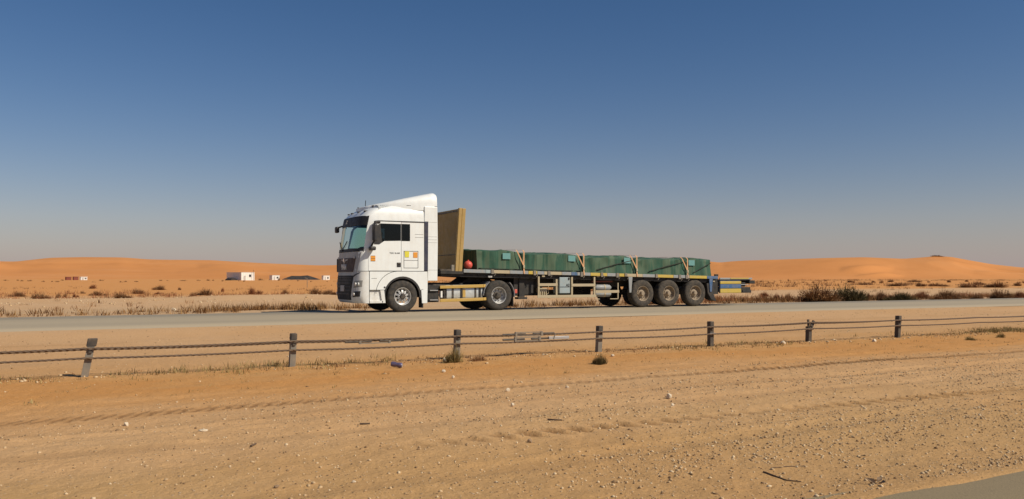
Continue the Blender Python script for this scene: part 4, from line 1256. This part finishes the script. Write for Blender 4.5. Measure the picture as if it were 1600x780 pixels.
turnbuckle('upper of the paired turnbuckles left of the green shrub post', xa, xb, FY - .075, zu(5.9))
turnbuckle('lower of the paired turnbuckles, with a grey cover plate', xa, xb - .05, FY - .078, .262, True)

# ------------------------------------------------------------------ stones and litter
def stone_mesh(seed, sub=2):
    bm = bmesh.new()
    bmesh.ops.create_icosphere(bm, subdivisions=sub, radius=1)
    rg = np.random.default_rng(seed)
    ks = rg.normal(size=(7, 3)); ks /= np.linalg.norm(ks, axis=1)[:, None]
    cut = rg.uniform(.45, .85, 7)
    for v in bm.verts:
        p = np.array(v.co)
        for k, c in zip(ks, cut):
            d = p @ k
            if d > c: p = p - k * (d - c) * .85
        v.co = Vector(p * (1 + .05 * rg.normal()))
    V = np.array([v.co[:] for v in bm.verts]); F = np.array([[q.index for q in f.verts] for f in bm.faces])
    bm.free()
    return V, F
def rock(label, px, py, wpx, hpx, seed, mat='stone', z=0.0):
    x, y = ground_at(px, py, z)
    z0 = gzf(x, y)
    x, y = ground_at(px, py, z0)
    k = depth(x, y) / FPX
    V, F = stone_mesh(seed)
    s = np.array([wpx * k / 2, wpx * k / 2 * .8, hpx * k / 2 * 1.25])
    V = V * s + np.array([0, 0, s[2] * .55])
    o = np_mesh('stone', V + np.array([x, y, z0]), F.ravel(), np.full(len(F), 3), M[mat], org=(x, y, z0))
    o.data.shade_smooth(); o.data.set_sharp_from_angle(angle=R(25))
    return tag(o, label, 'stone')
rock('largest pale stone on the gravel, below the third fence post from the right', 1045, 622, 11, 8, 1)
rock('small pale stone just beneath the largest pale stone', 1051, 635, 6, 5, 2)
rock('pale squarish stone lying alone at the left, above the bottom gravel', 197, 667, 9, 8, 3)
rock('flat grey-white stone to the right of the squarish stone at left', 318, 674, 15, 4, 4)
rock('white stone near the red sand edge, straight below the tuft post', 693, 582, 7, 5, 5)
rock('white pebble below the white stone at the sand edge', 708, 591, 5, 5, 6)
rock('pale stone on the tyre track at mid-picture', 793, 612, 9, 6, 7)
rock('pale stone right of the one on the tyre track', 886, 607, 7, 5, 8)
rock('pale pebble low on the gravel between the tyre tracks', 801, 634, 6, 5, 9)
rock('round brown stone on the lugged tyre print', 828, 692, 9, 7, 10, 'stoned')
rock('white boulder in the dry grass on the far road verge', 272, 486.5, 8, 6, 11, z=-.1)
rock('white stone at the foot of the dry grey tuft', 695, 564.5, 7, 6, 12)
rock('whitish stone between the blotched post and the forked post', 1224, 537, 10, 5, 13)
rock('pale stone cluster piece left of the bent fence post', 1366, 534, 8, 5, 14)
rock('pale stone near the grass right of the blotched post', 957, 557, 7, 4, 15)
rock('dark flat stone at the bottom left of centre', 432, 762, 9, 5, 16, 'stoned')
rock('whitish stone near the bottom edge, left of centre', 553, 754, 8, 4, 17)

def on_ground(px, py):
    x, y = ground_at(px, py, 0); z = gzf(x, y)
    x, y = ground_at(px, py, z)
    return x, y, gzf(x, y)
def stick(label, pts, r=.006, cat='stick'):
    w = [on_ground(*p) for p in pts]
    o = MB().tube([(x, y, z + r * .9) for x, y, z in w], [r * (1 - .4 * i / (len(w) - 1)) for i in range(len(w))], 6).build('dry_stick', M['twig'], org=w[0], smooth=50)
    return tag(o, label, cat)
stick('thin curved dry stick lying on gravel near the bottom right', [(1193, 739), (1208, 744), (1228, 750), (1252, 753)], .0055)
stick('long pale straw above the curved stick near the bottom right', [(1205, 733), (1228, 730), (1258, 728)], .0035)
stick('short dark stick at the left of the bottom gravel', [(562, 663), (570, 662.5), (578, 662)], .008)
stick('thin dark stick on gravel right of centre', [(856, 655.5), (868, 656.5), (879, 657)], .007)
stick('short brown stick leaning on pebbles at the lower left', [(392, 699), (396, 697), (400, 695)], .009)
x, y, z = on_ground(1366, 757)
lf = MB()
rg = random.Random(8)
for k in range(5):
    a = k * 1.3
    p = Vector((x + .02 * math.cos(a), y + .03 * math.sin(a), z + .008))
    q = p + Vector((.05 * math.cos(a * 2.1), .05 * math.sin(a * 2.1), .02 + .01 * rg.random()))
    r_ = Vector((-math.sin(a), math.cos(a), .3)) * .016
    m_ = (p + q) / 2 + Vector((0, 0, .01))
    lf.add([p, m_ + r_, q, m_ - r_], [(0, 1, 2, 3)])
tag(lf.build('dead_leaf', M['stoned'], org=(x, y, z), solid=.002), 'curled dark brown leaf near our road edge at the bottom right', 'leaf')
x, y, z = on_ground(622, 575)
can = thing('drink_can', 'crumpled violet-blue drink can lying on the sand below the truck', 'can', (x, y, z))
d_ = Vector((.75, -.55, -.12)).normalized()
c0 = Vector((x - .02, y, z + .045))
M['canb'] = paint('can_blue', (.10, .085, .17), .4, .3, dust=.25, scale=20)
prof = [(-.075, .026), (-.068, .034), (-.03, .035), (0, .029), (.03, .034), (.066, .034), (.075, .027)]
MB().tube([c0 + d_ * a for a, _ in prof], [b for _, b in prof], 14).build('body', M['canb'], can, smooth=40)
MB().tube([c0 + d_ * .075, c0 + d_ * .079], .024, 14).build('lid', M['silver'], can, smooth=40)

# loose gravel: far too many to count
def pebbles(name, n, seed, pick, smin, smax, mat='pebble', tone=(.1, 1)):
    rg = np.random.default_rng(seed)
    x, y = pick(rg, n)
    z = gz(x, y)
    V0, F0 = stone_mesh(seed + 100, 1)
    s = smin * (smax / smin) ** (rg.random(len(x)) ** 3.0)
    ang = rg.uniform(0, 2 * math.pi, len(x))
    sc = np.stack([s * rg.uniform(.7, 1.4, len(x)), s * rg.uniform(.6, 1.1, len(x)), s * rg.uniform(.35, .75, len(x))], -1)
    P = V0[None] * sc[:, None, :]
    ca, sa = np.cos(ang)[:, None], np.sin(ang)[:, None]
    Q = np.stack([P[..., 0] * ca - P[..., 1] * sa + x[:, None], P[..., 0] * sa + P[..., 1] * ca + y[:, None], P[..., 2] + (z + sc[:, 2] * .35)[:, None]], -1)
    m = len(V0)
    F = (F0[None] + (np.arange(len(x)) * m)[:, None, None]).reshape(-1, 3)
    tn = np.repeat(rg.uniform(tone[0], tone[1], len(x)) ** 1.2, m)
    return np_mesh(name, Q.reshape(-1, 3), F.ravel(), np.full(len(F), 3), M[mat], 'stuff', tn)
def pick_near(rg, n):
    y = 3.2 + 5.4 * rg.random(n * 4) ** 1.25
    x = rg.uniform(-1.2, 1.0, n * 4) + (y * 1.78 + .6) * rg.random(n * 4)
    band = .25 + .75 * np.clip(NZ.fbm(x * .5 + 3, y * 1.6, 4) * 2.2 + .45 + .25 * (x - 3) / 6, 0, 1)
    band *= np.where(y > 7.7, .5, 1)
    k = rg.random(n * 4) < band
    return x[k][:n], y[k][:n]
pebbles('gravel', 30000, 1, pick_near, .0035, .017, tone=(.05, 1))
def pick_mid(rg, n):
    y = rg.uniform(8.3, 20.0, n * 2); x = rg.uniform(-2, 1.8 * y + 1, n * 2)
    k = rg.random(n * 2) < np.where((y > 8.6) & (y < 10.7), .12, .8) * (.3 + np.clip(NZ.fbm(x * .3, y * .8, 3) + .5, 0, 1))
    return x[k][:n], y[k][:n]
pebbles('median_pebbles', 5200, 2, pick_mid, .006, .022, tone=(.1, 1))
def pick_fence(rg, n):
    y = rg.normal(11.05, .28, n); x = rg.uniform(-1.5, 22, n)
    k = NZ.fbm(x * .8, y * 0 + 2, 3) > -.15
    return x[k], y[k]
pebbles('fence_rubble', 420, 3, pick_fence, .012, .04, tone=(.55, 1))
def pick_berm(rg, n):
    y = rg.normal(50, 3.2, n); x = rg.uniform(-6, 30, n)
    k = NZ.fbm(x * .25, y * .3, 3) > -.05
    return x[k], y[k]
pebbles('verge_rubble', 1500, 4, pick_berm, .02, .10, tone=(.45, 1))

# ------------------------------------------------------------------ vegetation
def blades(base, tip, width, rg, bend=.15):
    n = len(base)
    d = tip - base
    side = np.stack([-d[:, 1], d[:, 0], np.zeros(n)], -1) + rg.normal(0, .3, (n, 3)) * np.linalg.norm(d, axis=1)[:, None]
    side /= np.linalg.norm(side, axis=1)[:, None] + 1e-9
    wv = side * width[:, None]
    mid = base + d * .55 + rg.normal(0, bend, (n, 3)) * np.linalg.norm(d, axis=1)[:, None] * .3
    V = np.stack([base - wv, base + wv, mid + wv * .75, mid - wv * .75, tip], 1).reshape(-1, 3)
    o = (np.arange(n) * 5)[:, None]
    loops = (o + np.array([[0, 1, 2, 3, 3, 2, 4]])).ravel()
    sizes = np.tile([4, 3], n)
    return V, loops, sizes

def bush_arrays(seed, n=900, leafy=.5, spread=1.0):
    rg = np.random.default_rng(seed)
    nl = int(rg.integers(4, 7))
    la = rg.uniform(0, 2 * math.pi, nl); lr = rg.uniform(.15, .72, nl)
    lc = np.stack([lr * np.cos(la), lr * np.sin(la)], -1); lc[0] = 0
    ls = rg.uniform(.28, .50, nl); ls[0] = .55
    lh = rg.uniform(.30, .85, nl); lh[0] = 1.0
    k = rg.choice(nl, n, p=ls ** 1.5 / (ls ** 1.5).sum())
    a = rg.uniform(0, 2 * math.pi, n); u = rg.random(n)
    el = np.arcsin(np.clip(rg.random(n) ** .8, 0, 1))
    r = (.35 + .75 * u ** .55) * (1 + .35 * NZ.n(a * 1.6 + seed, el * 2.5))
    rad = r * ls[k]
    tip = np.stack([lc[k, 0] + rad * np.cos(a) * np.cos(el), lc[k, 1] + rad * np.sin(a) * np.cos(el), r * np.sin(el) * lh[k] * .92 + .03], -1)
    q = rg.uniform(.10, .75, n)[:, None]
    foot = np.stack([lc[k, 0] * .8, lc[k, 1] * .8, np.zeros(n)], -1)
    base = foot + (tip - foot) * q * np.array([1, 1, .75]) + rg.normal(0, .04, (n, 3)); base[:, 2] = np.abs(base[:, 2]) * .8
    w = rg.uniform(.006, .017, n)
    V, L, S = blades(base, tip, w, rg)
    tone = np.repeat(np.clip(.5 + .9 * NZ.n(tip[:, 0] * 2.3 + seed, tip[:, 2] * 2.3 + tip[:, 1] * 2) + rg.normal(0, .16, n), 0, 1), 5)
    # leaf scraps near the tips
    m = int(n * leafy)
    k = rg.integers(0, n, m)
    c = tip[k] * rg.uniform(.7, 1.0, m)[:, None] + rg.normal(0, .03, (m, 3)); c[:, 2] = np.abs(c[:, 2])
    e1 = rg.normal(0, 1, (m, 3)); e1 /= np.linalg.norm(e1, axis=1)[:, None]
    e2 = np.cross(e1, rg.normal(0, 1, (m, 3))); e2 /= np.linalg.norm(e2, axis=1)[:, None]
    sz = rg.uniform(.018, .04, m)[:, None]
    Q = np.stack([c - e1 * sz, c + e2 * sz * .5, c + e1 * sz, c - e2 * sz * .5], 1).reshape(-1, 3)
    o = len(V)
    L = np.concatenate([L, o + np.arange(4 * m)]); S = np.concatenate([S, np.full(m, 4)])
    tone = np.concatenate([tone, np.repeat(np.clip(rg.normal(.55, .2, m), 0, 1), 4)])
    return np.concatenate([V, Q]), L, S, tone

SRC = {}
def shrub(name, label, px, py, wpx, hpx, kind='brush', group=None, variant=None, seed=[0], cat='shrub', zguess=-.1, n=900):
    seed[0] += 1
    rg = random.Random(seed[0])
    v = variant if variant is not None else rg.randrange(7)
    x, y = ground_at(px, py, zguess)
    y = min(y, 355 + 10 * rg.random()) if y > 0 else 355
    if y >= 355:
        a = (px - 800) / FPX; t = y / (CY - a * SY); x = t * (SY + a * CY)
    z = gzf(x, y)
    k = depth(x, y) / FPX
    key = (kind, v, n)
    if key not in SRC:
        V, L, S, T = bush_arrays(v * 11 + 5, n, .2 if kind == 'olive_grass' else .7)
        o = np_mesh(name, V, L, S, M[kind], None, T)
        SRC[key] = o
        first = True
    else:
        o = SRC[key].copy(); COL.objects.link(o); first = False
        o.name = name
    o.location = (x, y, z - .015)
    o.scale = (wpx * k / 2 * 1.42, wpx * k / 2 * 1.2, hpx * k * 1.15)
    o.rotation_euler = (0, 0, rg.uniform(0, 6.28))
    for kk in ('label', 'category', 'group'):
        if kk in o: del o[kk]
    return tag(o, label, cat, group)

G1, G2, G3 = 'brush on the plain beyond the gravel bank', 'dark shrubs along the foot of the dunes', 'brush on the far verge right of the trailer'
near_left = [(28, 464, 30, 10, 'brush', 'brown shrub at the far left, first of the row behind the gravel bank'), (62, 466, 38, 11, 'brush', 'wide brown shrub second from left behind the gravel bank'),
    (91, 465, 13, 9, 'brush', 'slim brown shrub just right of the wide one at left'), (102, 464, 7, 8, 'brush', 'thin upright weed between two brown shrubs at left'), (116, 464, 11, 7, 'red_brush', 'small reddish weed left of the big dark shrub'),
    (129, 458, 11, 6, 'brush', 'small tufted shrub below the white hut at left'), (146, 451, 20, 7, 'red_brush', 'flat reddish shrub just below and right of the red shed'), (153, 462, 28, 9, 'brush', 'pale brown shrub touching the big dark one at left'),
    (187, 467, 40, 12, 'brush', 'big dark domed shrub on the gravel bank at left'), (212, 459, 24, 10, 'brush', 'dark shrub behind the right end of the big domed one'), (250, 453, 27, 9, 'brush', 'brown shrub halfway between the domed shrub and the container block'),
    (248, 460, 15, 5, 'red_brush', 'low reddish weed in front of the halfway brown shrub'), (280, 453, 9, 5, 'brush', 'tiny shrub left of the ragged shrub below the container block'), (300, 462, 14, 7, 'brush', 'low shrub at the left foot of the ragged shrub'),
    (320, 461, 44, 13, 'brush', 'ragged sloping shrub below the container block'), (348, 456, 11, 7, 'red_brush', 'small round shrub under the left end of the container block'), (394, 460, 26, 12, 'red_brush', 'reddish shrub below the right end of the container block'),
    (446, 460, 13, 10, 'brush', 'upright small shrub below the black tent'), (492, 461, 38, 12, 'brush', 'wide brown shrub left of the truck grille'), (514, 462, 30, 10, 'brush', 'brown shrub directly left of the truck bumper')]
for px, py, w_, h_, kd, lab in near_left: shrub('desert_shrub', lab, px, py, w_, h_, kd, G1)
far_small = [(9, 437.5, 9, 3), (28, 437.5, 7, 3), (34, 439, 6, 3), (48, 439, 10, 3), (68, 440, 7, 3), (82, 440, 5, 3), (90, 440, 10, 3), (97, 437.5, 6, 3), (145, 441, 9, 3), (157, 438.5, 10, 3), (188, 441, 7, 3), (197, 440, 8, 3),
    (213, 440, 8, 3), (252, 438, 7, 3), (262, 438.5, 5, 2), (285, 437.5, 16, 2), (309, 438, 7, 3), (325, 437.5, 9, 4), (333, 438, 5, 3), (348, 440, 5, 3), (373, 440, 4, 2), (381, 440.5, 5, 3), (406, 438, 14, 5), (421, 438.5, 4, 3), (436, 439.5, 9, 6), (446, 438.5, 10, 5), (459, 438, 7, 3),
    (465, 440, 5, 3), (486, 441, 4, 3), (511, 441, 3, 2), (1189, 441, 6, 4), (1201, 441.5, 7, 2), (1210, 440, 5, 2), (1232, 439, 4, 5), (1242, 442, 4, 3), (1255, 441.5, 5, 3), (1270, 442.5, 8, 5), (1291, 440, 6, 3), (1303, 441, 7, 2), (1315, 442, 4, 4)]
ORD = 'first second third fourth fifth sixth seventh eighth ninth tenth eleventh twelfth'.split()
_cnt = {}
for px, py, w_, h_ in sorted(far_small):
    lab, grp = (('small dark shrub, dune foot left of red sheds', 'shrubs left of the red sheds') if px < 100 else ('small dark shrub, plain between white hut and container block', 'shrubs between hut and container block') if px < 340 else
                ('small dark shrub, plain around container block and black tent', 'shrubs around the camp') if px < 600 else ('small dark shrub, dune foot behind the trailer tail', 'shrubs behind the trailer tail'))
    _cnt[grp] = _cnt.get(grp, 0) + 1
    lab = lab.replace('small dark shrub', ORD[_cnt[grp] - 1] + ' small dark shrub from the left') 
    shrub('far_shrub', lab, px, py, w_, h_, 'brush', grp, n=300)
mid_right = [(1328, 441.5, 18, 5, 'first dark shrub of the far row right of the trailer'), (1355, 445.5, 24, 5, 'flat dark shrub in front of the far row, right of the big mound bush'), (1364, 441.5, 9, 4, 'small dark shrub second in the far row'),
    (1378, 442, 9, 4, 'small dark shrub third in the far row'), (1393, 441, 15, 4, 'low dark shrub fourth in the far row'), (1404, 447, 36, 7, 'long dark shrub before the far row, above the green bush'), (1428, 441, 24, 5, 'dark shrub beneath the saddle left of the capped dune'),
    (1436, 447.5, 20, 8, 'dark shrub right of the long one, above the reddish bush'), (1450, 441.5, 5, 3, 'tiny shrub straight below the capped dune top'), (1463, 447.5, 36, 7, 'long brown shrub straight below the capped dune top'), (1482, 441.5, 10, 4, 'small dark shrub right of the capped dune top'),
    (1511, 449, 42, 9, 'broad brown shrub below the right slope of the capped dune'), (1511, 440.5, 8, 4, 'tiny dark shrub above the broad brown one'), (1529, 445, 24, 7, 'dark shrub behind the right end of the broad brown one'), (1560, 449, 52, 10, 'widest dark shrub in the far row near the right edge'), (1591, 447, 16, 7, 'dark shrub last in the far row at the right edge')]
for px, py, w_, h_, lab in mid_right: shrub('desert_shrub', lab, px, py, w_, h_, 'brush', G2, n=900)
near_right = [(1195, 463, 15, 9, 'red_brush', 'small reddish shrub close behind the trailer tail'), (1214, 470.5, 15, 13, 'red_brush', 'upright reddish weed between trailer tail and mound bush'), (1231, 468, 22, 9, 'brush', 'low brown shrub at the left foot of the mound bush'),
    (1273, 471.5, 84, 27, 'brush', 'big brown mound bush on the far verge'), (1320, 470.5, 58, 26, 'green_brush', 'big dark green bush grown into the mound bush'), (1346, 469, 12, 13, 'red_brush', 'thin reddish weed right of the dark green bush'), (1357, 470, 9, 14, 'red_brush', 'second thin weed right of the dark green bush'),
    (1377, 469.5, 30, 14, 'brush', 'brown bush left of the low green bush'), (1407, 470, 48, 15, 'green_brush', 'low dark green bush by the road near the right'), (1440, 467, 26, 13, 'red_brush', 'reddish bush right of the low green bush'), (1478, 468.5, 50, 17, 'brush', 'broad brown bush beside the road near the right'),
    (1527, 468, 26, 10, 'brush', 'low brown bush between the broad bush and the sprawling one'), (1560, 467.5, 46, 19, 'brush', 'sprawling brown bush close to the right edge'), (1594, 466.5, 32, 13, 'red_brush', 'reddish bush cut by the right edge')]
for px, py, w_, h_, kd, lab in near_right: shrub('verge_bush', lab, px, py, w_, h_, kd, G3, n=1600)
shrub('green_shrub', 'small green shrub at the foot of the fence post', 938, 567, 26, 20, 'green_brush', zguess=0.02, n=1600)
shrub('dry_tuft', 'dry grey-brown tuft growing round the fence post below the tank', 712, 565, 44, 30, 'olive_grass', zguess=0.02, n=900, cat='tuft')
shrub('dry_tuft', 'low brown tuft right of the tuft post', 748, 562, 40, 10, 'brush', zguess=0.02, n=900, cat='tuft')
shrub('dry_tuft', 'small grey shrub at the far right beyond the last fence post', 1566, 527, 15, 10, 'olive_grass', zguess=0.02, n=900, cat='tuft')
shrub('dry_tuft', 'flat dry tuft left of the small grey shrub at far right', 1516, 530, 24, 8, 'olive_grass', zguess=0.02, n=900, cat='tuft')

_cpx = 1462
_cd = 950 + 260 * math.sin(_cpx / 330) + 150 * math.sin(_cpx / 127 + 1)
_a = (_cpx - 800) / FPX
cap = SRC[('brush', 5, 900)].copy() if ('brush', 5, 900) in SRC else [v for q, v in SRC.items() if q[2] == 900][0].copy()
COL.objects.link(cap); cap.name = 'dune_scrub'
cap.location = (_cd * (SY + _a * CY), _cd * (CY - _a * SY), EYE + _cd * (HOR - 401.9) / FPX)
cap.scale = (15.0, 10.0, 2.2); cap.rotation_euler = (0, 0, .4)
for kk in ('label', 'category', 'group'):
    if kk in cap: del cap[kk]
tag(cap, 'dark scrub patch crowning the right-hand dune', 'scrub')

def herb_strip(name, mat, seed, x, y, hmin, hmax, nb, w, spread, tones=(0, 1)):
    rg = np.random.default_rng(seed)
    n = len(x)
    z = gz(x, y)
    X_ = np.repeat(x, nb); Y_ = np.repeat(y, nb); Z_ = np.repeat(z, nb)
    H = np.repeat(rg.uniform(hmin, hmax, n), nb) * rg.uniform(.45, 1.1, n * nb)
    base = np.stack([X_ + rg.normal(0, spread, n * nb), Y_ + rg.normal(0, spread, n * nb), Z_ - .01], -1)
    lean = rg.normal(0, .35, (n * nb, 2))
    tip = base + np.stack([lean[:, 0] * H, lean[:, 1] * H, H], -1)
    V, L, S = blades(base, tip, rg.uniform(w * .6, w * 1.3, n * nb), rg)
    T = np.repeat(np.clip(np.repeat(rg.uniform(tones[0], tones[1], n), nb) + rg.normal(0, .15, n * nb), 0, 1), 5)
    return tag(np_mesh(name, V, L, S, M[mat], 'stuff', T), None, None)
rg = np.random.default_rng(21)
x = rg.uniform(-8, 60, 4200); y = rg.uniform(31.4, 34.0, 4200)
dens = np.where(x < 9, .55, np.where(x < 24, .25, .35)) + 1.5 * NZ.fbm(x * .30, y * .6, 3)
k = rg.random(4200) < dens
herb_strip('verge_grass', 'dry', 5, x[k], y[k], .06, .40, 13, .011, .10)
x = rg.uniform(-3, 24, 2600); y = rg.normal(11.3, .30, 2600)
k = rg.random(2600) < .32 + 1.5 * NZ.fbm(x * .55, y * .4 + 4, 3)
herb_strip('fence_grass', 'olive_grass', 6, x[k], y[k], .02, .11, 10, .0045, .06)
x = rg.uniform(-3, 24, 900); y = rg.normal(11.15, .25, 900)
k = rg.random(900) < .30 + 1.5 * NZ.fbm(x * .45 + 5, y * .4 + 9, 3)
herb_strip('fence_litter', 'brush', 16, x[k], y[k], .012, .05, 10, .006, .07)
x = rg.uniform(-3, 20, 260); y = rg.uniform(8.6, 11.2, 260)
herb_strip('sand_weeds', 'olive_grass', 7, x, y, .015, .05, 8, .004, .05)
x = rg.uniform(-10, 110, 700); y = rg.uniform(36, 120, 700)
k = NZ.fbm(x * .08, y * .05, 3) > -.08
herb_strip('plain_weeds', 'brush', 8, x[k], y[k], .12, .35, 14, .012, .14)

x = rg.uniform(24, 95, 2400); y = rg.uniform(31.8, 37.0, 2400)
k = rg.random(2400) < .30 + 1.4 * NZ.fbm(x * .16, y * .4 + 3, 3)
herb_strip('verge_scrub', 'red_brush', 9, x[k], y[k], .08, .50, 16, .011, .16)
x = rg.uniform(60, 420, 2600); y = rg.uniform(75, 240, 2600)
k = NZ.fbm(x * .02 + 8, y * .045, 3) > .06
herb_strip('far_scrub', 'brush', 10, x[k], y[k], .2, .8, 18, .03, .5)
x = rg.uniform(-14, 60, 1100); y = rg.uniform(55, 75, 1100)
k = NZ.fbm(x * .10 + 2, y * .12, 3) > .03
herb_strip('bank_scrub', 'red_brush', 11, x[k], y[k], .08, .48, 18, .014, .28)

# ------------------------------------------------------------------ camp at the foot of the dunes
def cam_pt(px, Zd):
    a = (px - 800) / FPX
    return Vector((Zd * (SY + a * CY), Zd * (CY - a * SY), 0))
RT, FW = Vector((CY, -SY, 0)), Vector((SY, CY, 0))
def block(px, Zd, left, right, ht, ang=37, sink=.3):
    """corner nearest to us at px; left face 'left' m long, right face 'right' m long"""
    c = cam_pt(px, Zd); z = gzf(c.x, c.y) - .05
    e1 = (-RT * math.cos(R(ang)) + FW * math.sin(R(ang)))
    e2 = (RT * math.sin(R(ang)) + FW * math.cos(R(ang)))
    return Vector((c.x, c.y, z)), e1, e2
def obox(mb, o, e1, e2, a0, a1, b0, b1, z0, z1):
    vs = [o + e1 * a + e2 * b + Vector((0, 0, z)) for z in (z0, z1) for b in (b0, b1) for a in (a0, a1)]
    return mb.add(vs, [(0, 2, 3, 1), (4, 5, 7, 6), (0, 1, 5, 4), (2, 6, 7, 3), (0, 4, 6, 2), (1, 3, 7, 5)])
def container(name, label, cat, px, Zd, L_, W_, H_, ang=37, mat='bwhite', stacked=False, dark_door=True, group=None):
    o, e1, e2 = block(px, Zd, L_, W_, H_, ang)
    t_ = thing(name, label, cat, tuple(o), group)
    body = obox(MB(), o, e1, e2, .04, L_ - .04, .04, W_ - .04, 0, H_)
    # ribs of the corrugated skin
    ribs = MB()
    body.build('wall', M[mat], t_)
    n = max(3, int(L_ / .9))
    for k in range(n):
        a = L_ * (k + .5) / n
        obox(ribs, o, e1, e2, a - .12, a + .12, 0, .04, .15, H_ - .15)
    n2 = max(2, int(W_ / .9))
    for k in range(n2):
        b = W_ * (k + .5) / n2
        obox(ribs, o, e1, e2, 0, .04, b - .12, b + .12, .15, H_ - .15)
    r = ribs.build('wall_rib', M[mat], t_); r['kind'] = 'stuff'
    obox(MB(), o, e1, e2, -.08, L_ + .08, -.08, W_ + .08, H_ + .004, H_ + .14).build('roof', M[mat], t_)
    if W_ > 3 and mat == 'bwhite':
        obox(MB(), o, e1, e2, -.07, .03, W_ * .18, W_ * .18 + .9, .1, min(2.0, H_ * .85)).build('door', M['bgrey2'], t_)
        w_ = obox(MB(), o, e1, e2, -.07, .03, W_ * .58, W_ * .58 + 1.0, H_ * .45, H_ * .75).build('window', M['bwin'], t_)
        obox(MB(), o, e1, e2, -.11, -.071, W_ * .58 - .05, W_ * .58 + 1.05, H_ * .45 - .1, H_ * .45).build('sill', M['bgrey'], w_)
    return o, e1, e2, t_
o, e1, e2, t_ = container('container_block', 'tall white container block, shaded on its left, at the dune foot', 'building', 377, 350, 10.5, 6.6, 3.35)
obox(MB(), o, e1, e2, 5.2, 5.35, -.12, -.085, .8, 2.9).build('service_pipe', M['bwhite'], t_)
pc = o + e2 * 5.4 - e1 * 1.0
pol = thing('lamp_pole', 'thin pole rising in front of the white container block', 'pole', tuple(pc))
MB().tube([pc, pc + Vector((0, 0, 4.4))], .06, 6).build('shaft', M['steeld'], pol)
MB().tube([pc + Vector((0, 0, 4.36)), pc + Vector((0, 0, 4.46)) + e1 * .5], .07, 6).build('arm', M['steeld'], pol)
# dark arched shelter leaning at the shaded face
sh = o - e2 * 2.6
shel = MB()
P = []
for a in (1.2, 2.3, 3.4, 4.6, 5.4):
    rr = 1.0 if 2 < a < 5 else .75
    P.append([sh + e1 * a + e2 * (1.6 * math.cos(th)) + Vector((0, 0, 1.25 * rr * math.sin(th))) for th in np.linspace(0, math.pi, 11)])
shel.grid(P).add(P[0], [tuple(range(11))]).add(P[-1], [tuple(range(11))])
tag(shel.build('arched_shelter', M['bdark'], org=tuple(sh), smooth=40), 'dark arched shelter against the shaded side of the container block', 'shelter')
container('white_cabin', 'small white cabin left of the black tent', 'cabin', 425.5, 350, 1.6, 4.6, 2.2, 25)
container('white_cabin', 'small white cabin right of the black tent, near the truck', 'cabin', 505.5, 345, .9, 4.8, 2.1, 20)
container('white_cabin', 'white hut beside the red sheds at far left', 'cabin', 126.5, 345, .6, 4.0, 1.35, 10)
container('red_shed', 'dark red shed at far left, left of its twin', 'shed', 103.5, 350, .5, 3.2, 1.3, 10, 'bred')
container('red_shed', 'reddish shed between dark red shed and white hut', 'shed', 115, 348, .4, 3.0, 1.4, 10, 'bred')
# black tent with a long ridge
tc = cam_pt(471, 352); tc.z = gzf(tc.x, tc.y) - .05
tent = thing('black_tent', 'long low black tent with pale lower wall', 'tent', tuple(tc))
def tp_(a, b, z): return tc + RT * a + FW * b + Vector((0, 0, z))
eave = [(-7.6, -2.4, .75), (-4, -2.7, .7), (0, -2.8, .62), (4, -2.7, .62), (7.7, -2.4, .6)]
ridge = [(-6.2, 0, 1.1), (-4.2, 0, 2.2), (-.5, 0, 2.15), (2.6, 0, 2.42), (6.0, 0, 1.35)]
rear = [(a, -b, z) for a, b, z in eave]
tm = MB().grid([[tp_(*p) for p in eave], [tp_(*p) for p in ridge], [tp_(*p) for p in rear]])
tm.add([tp_(*eave[0]), tp_(*ridge[0]), tp_(*rear[0])], [(0, 1, 2)]).add([tp_(*eave[-1]), tp_(*ridge[-1]), tp_(*rear[-1])], [(0, 1, 2)])
tm.build('roof', M['bdark'], tent)
MB().grid([[tp_(a, b + .15, 0) for a, b, z in eave], [tp_(a, b + .15, z - .05) for a, b, z in eave]]).build('side_wall', M['bgrey'], tent, solid=.04)
MB().box(0, 0.01, 0, .01, 0, .01) if False else None
for a in (-3.5, 1.0): 
    MB().beam(tp_(a - .6, -2.62, .28), tp_(a + .6, -2.62, .28), .03, .5).build('opening', M['bdark'], tent)
MB().tube([tp_(-4.2, 0, 0), tp_(-4.2, 0, 2.15)], .06, 6).build('pole', M['steeld'], tent)
x_, y_ = ground_at(480, 449.5, -.1)
z_ = gzf(x_, y_)
pp = MB().tube([(x_, y_, z_ - .2), (x_, y_, z_ + 1.15)], .035, 6).tube([(x_ + .02, y_, z_ + 1.1), (x_ - .3, y_, z_ + 1.2)], .03, 6)
tag(pp.build('marker_post', M['steel'], org=(x_, y_, z_)), 'lone thin marker post on the plain in front of the black tent', 'post')
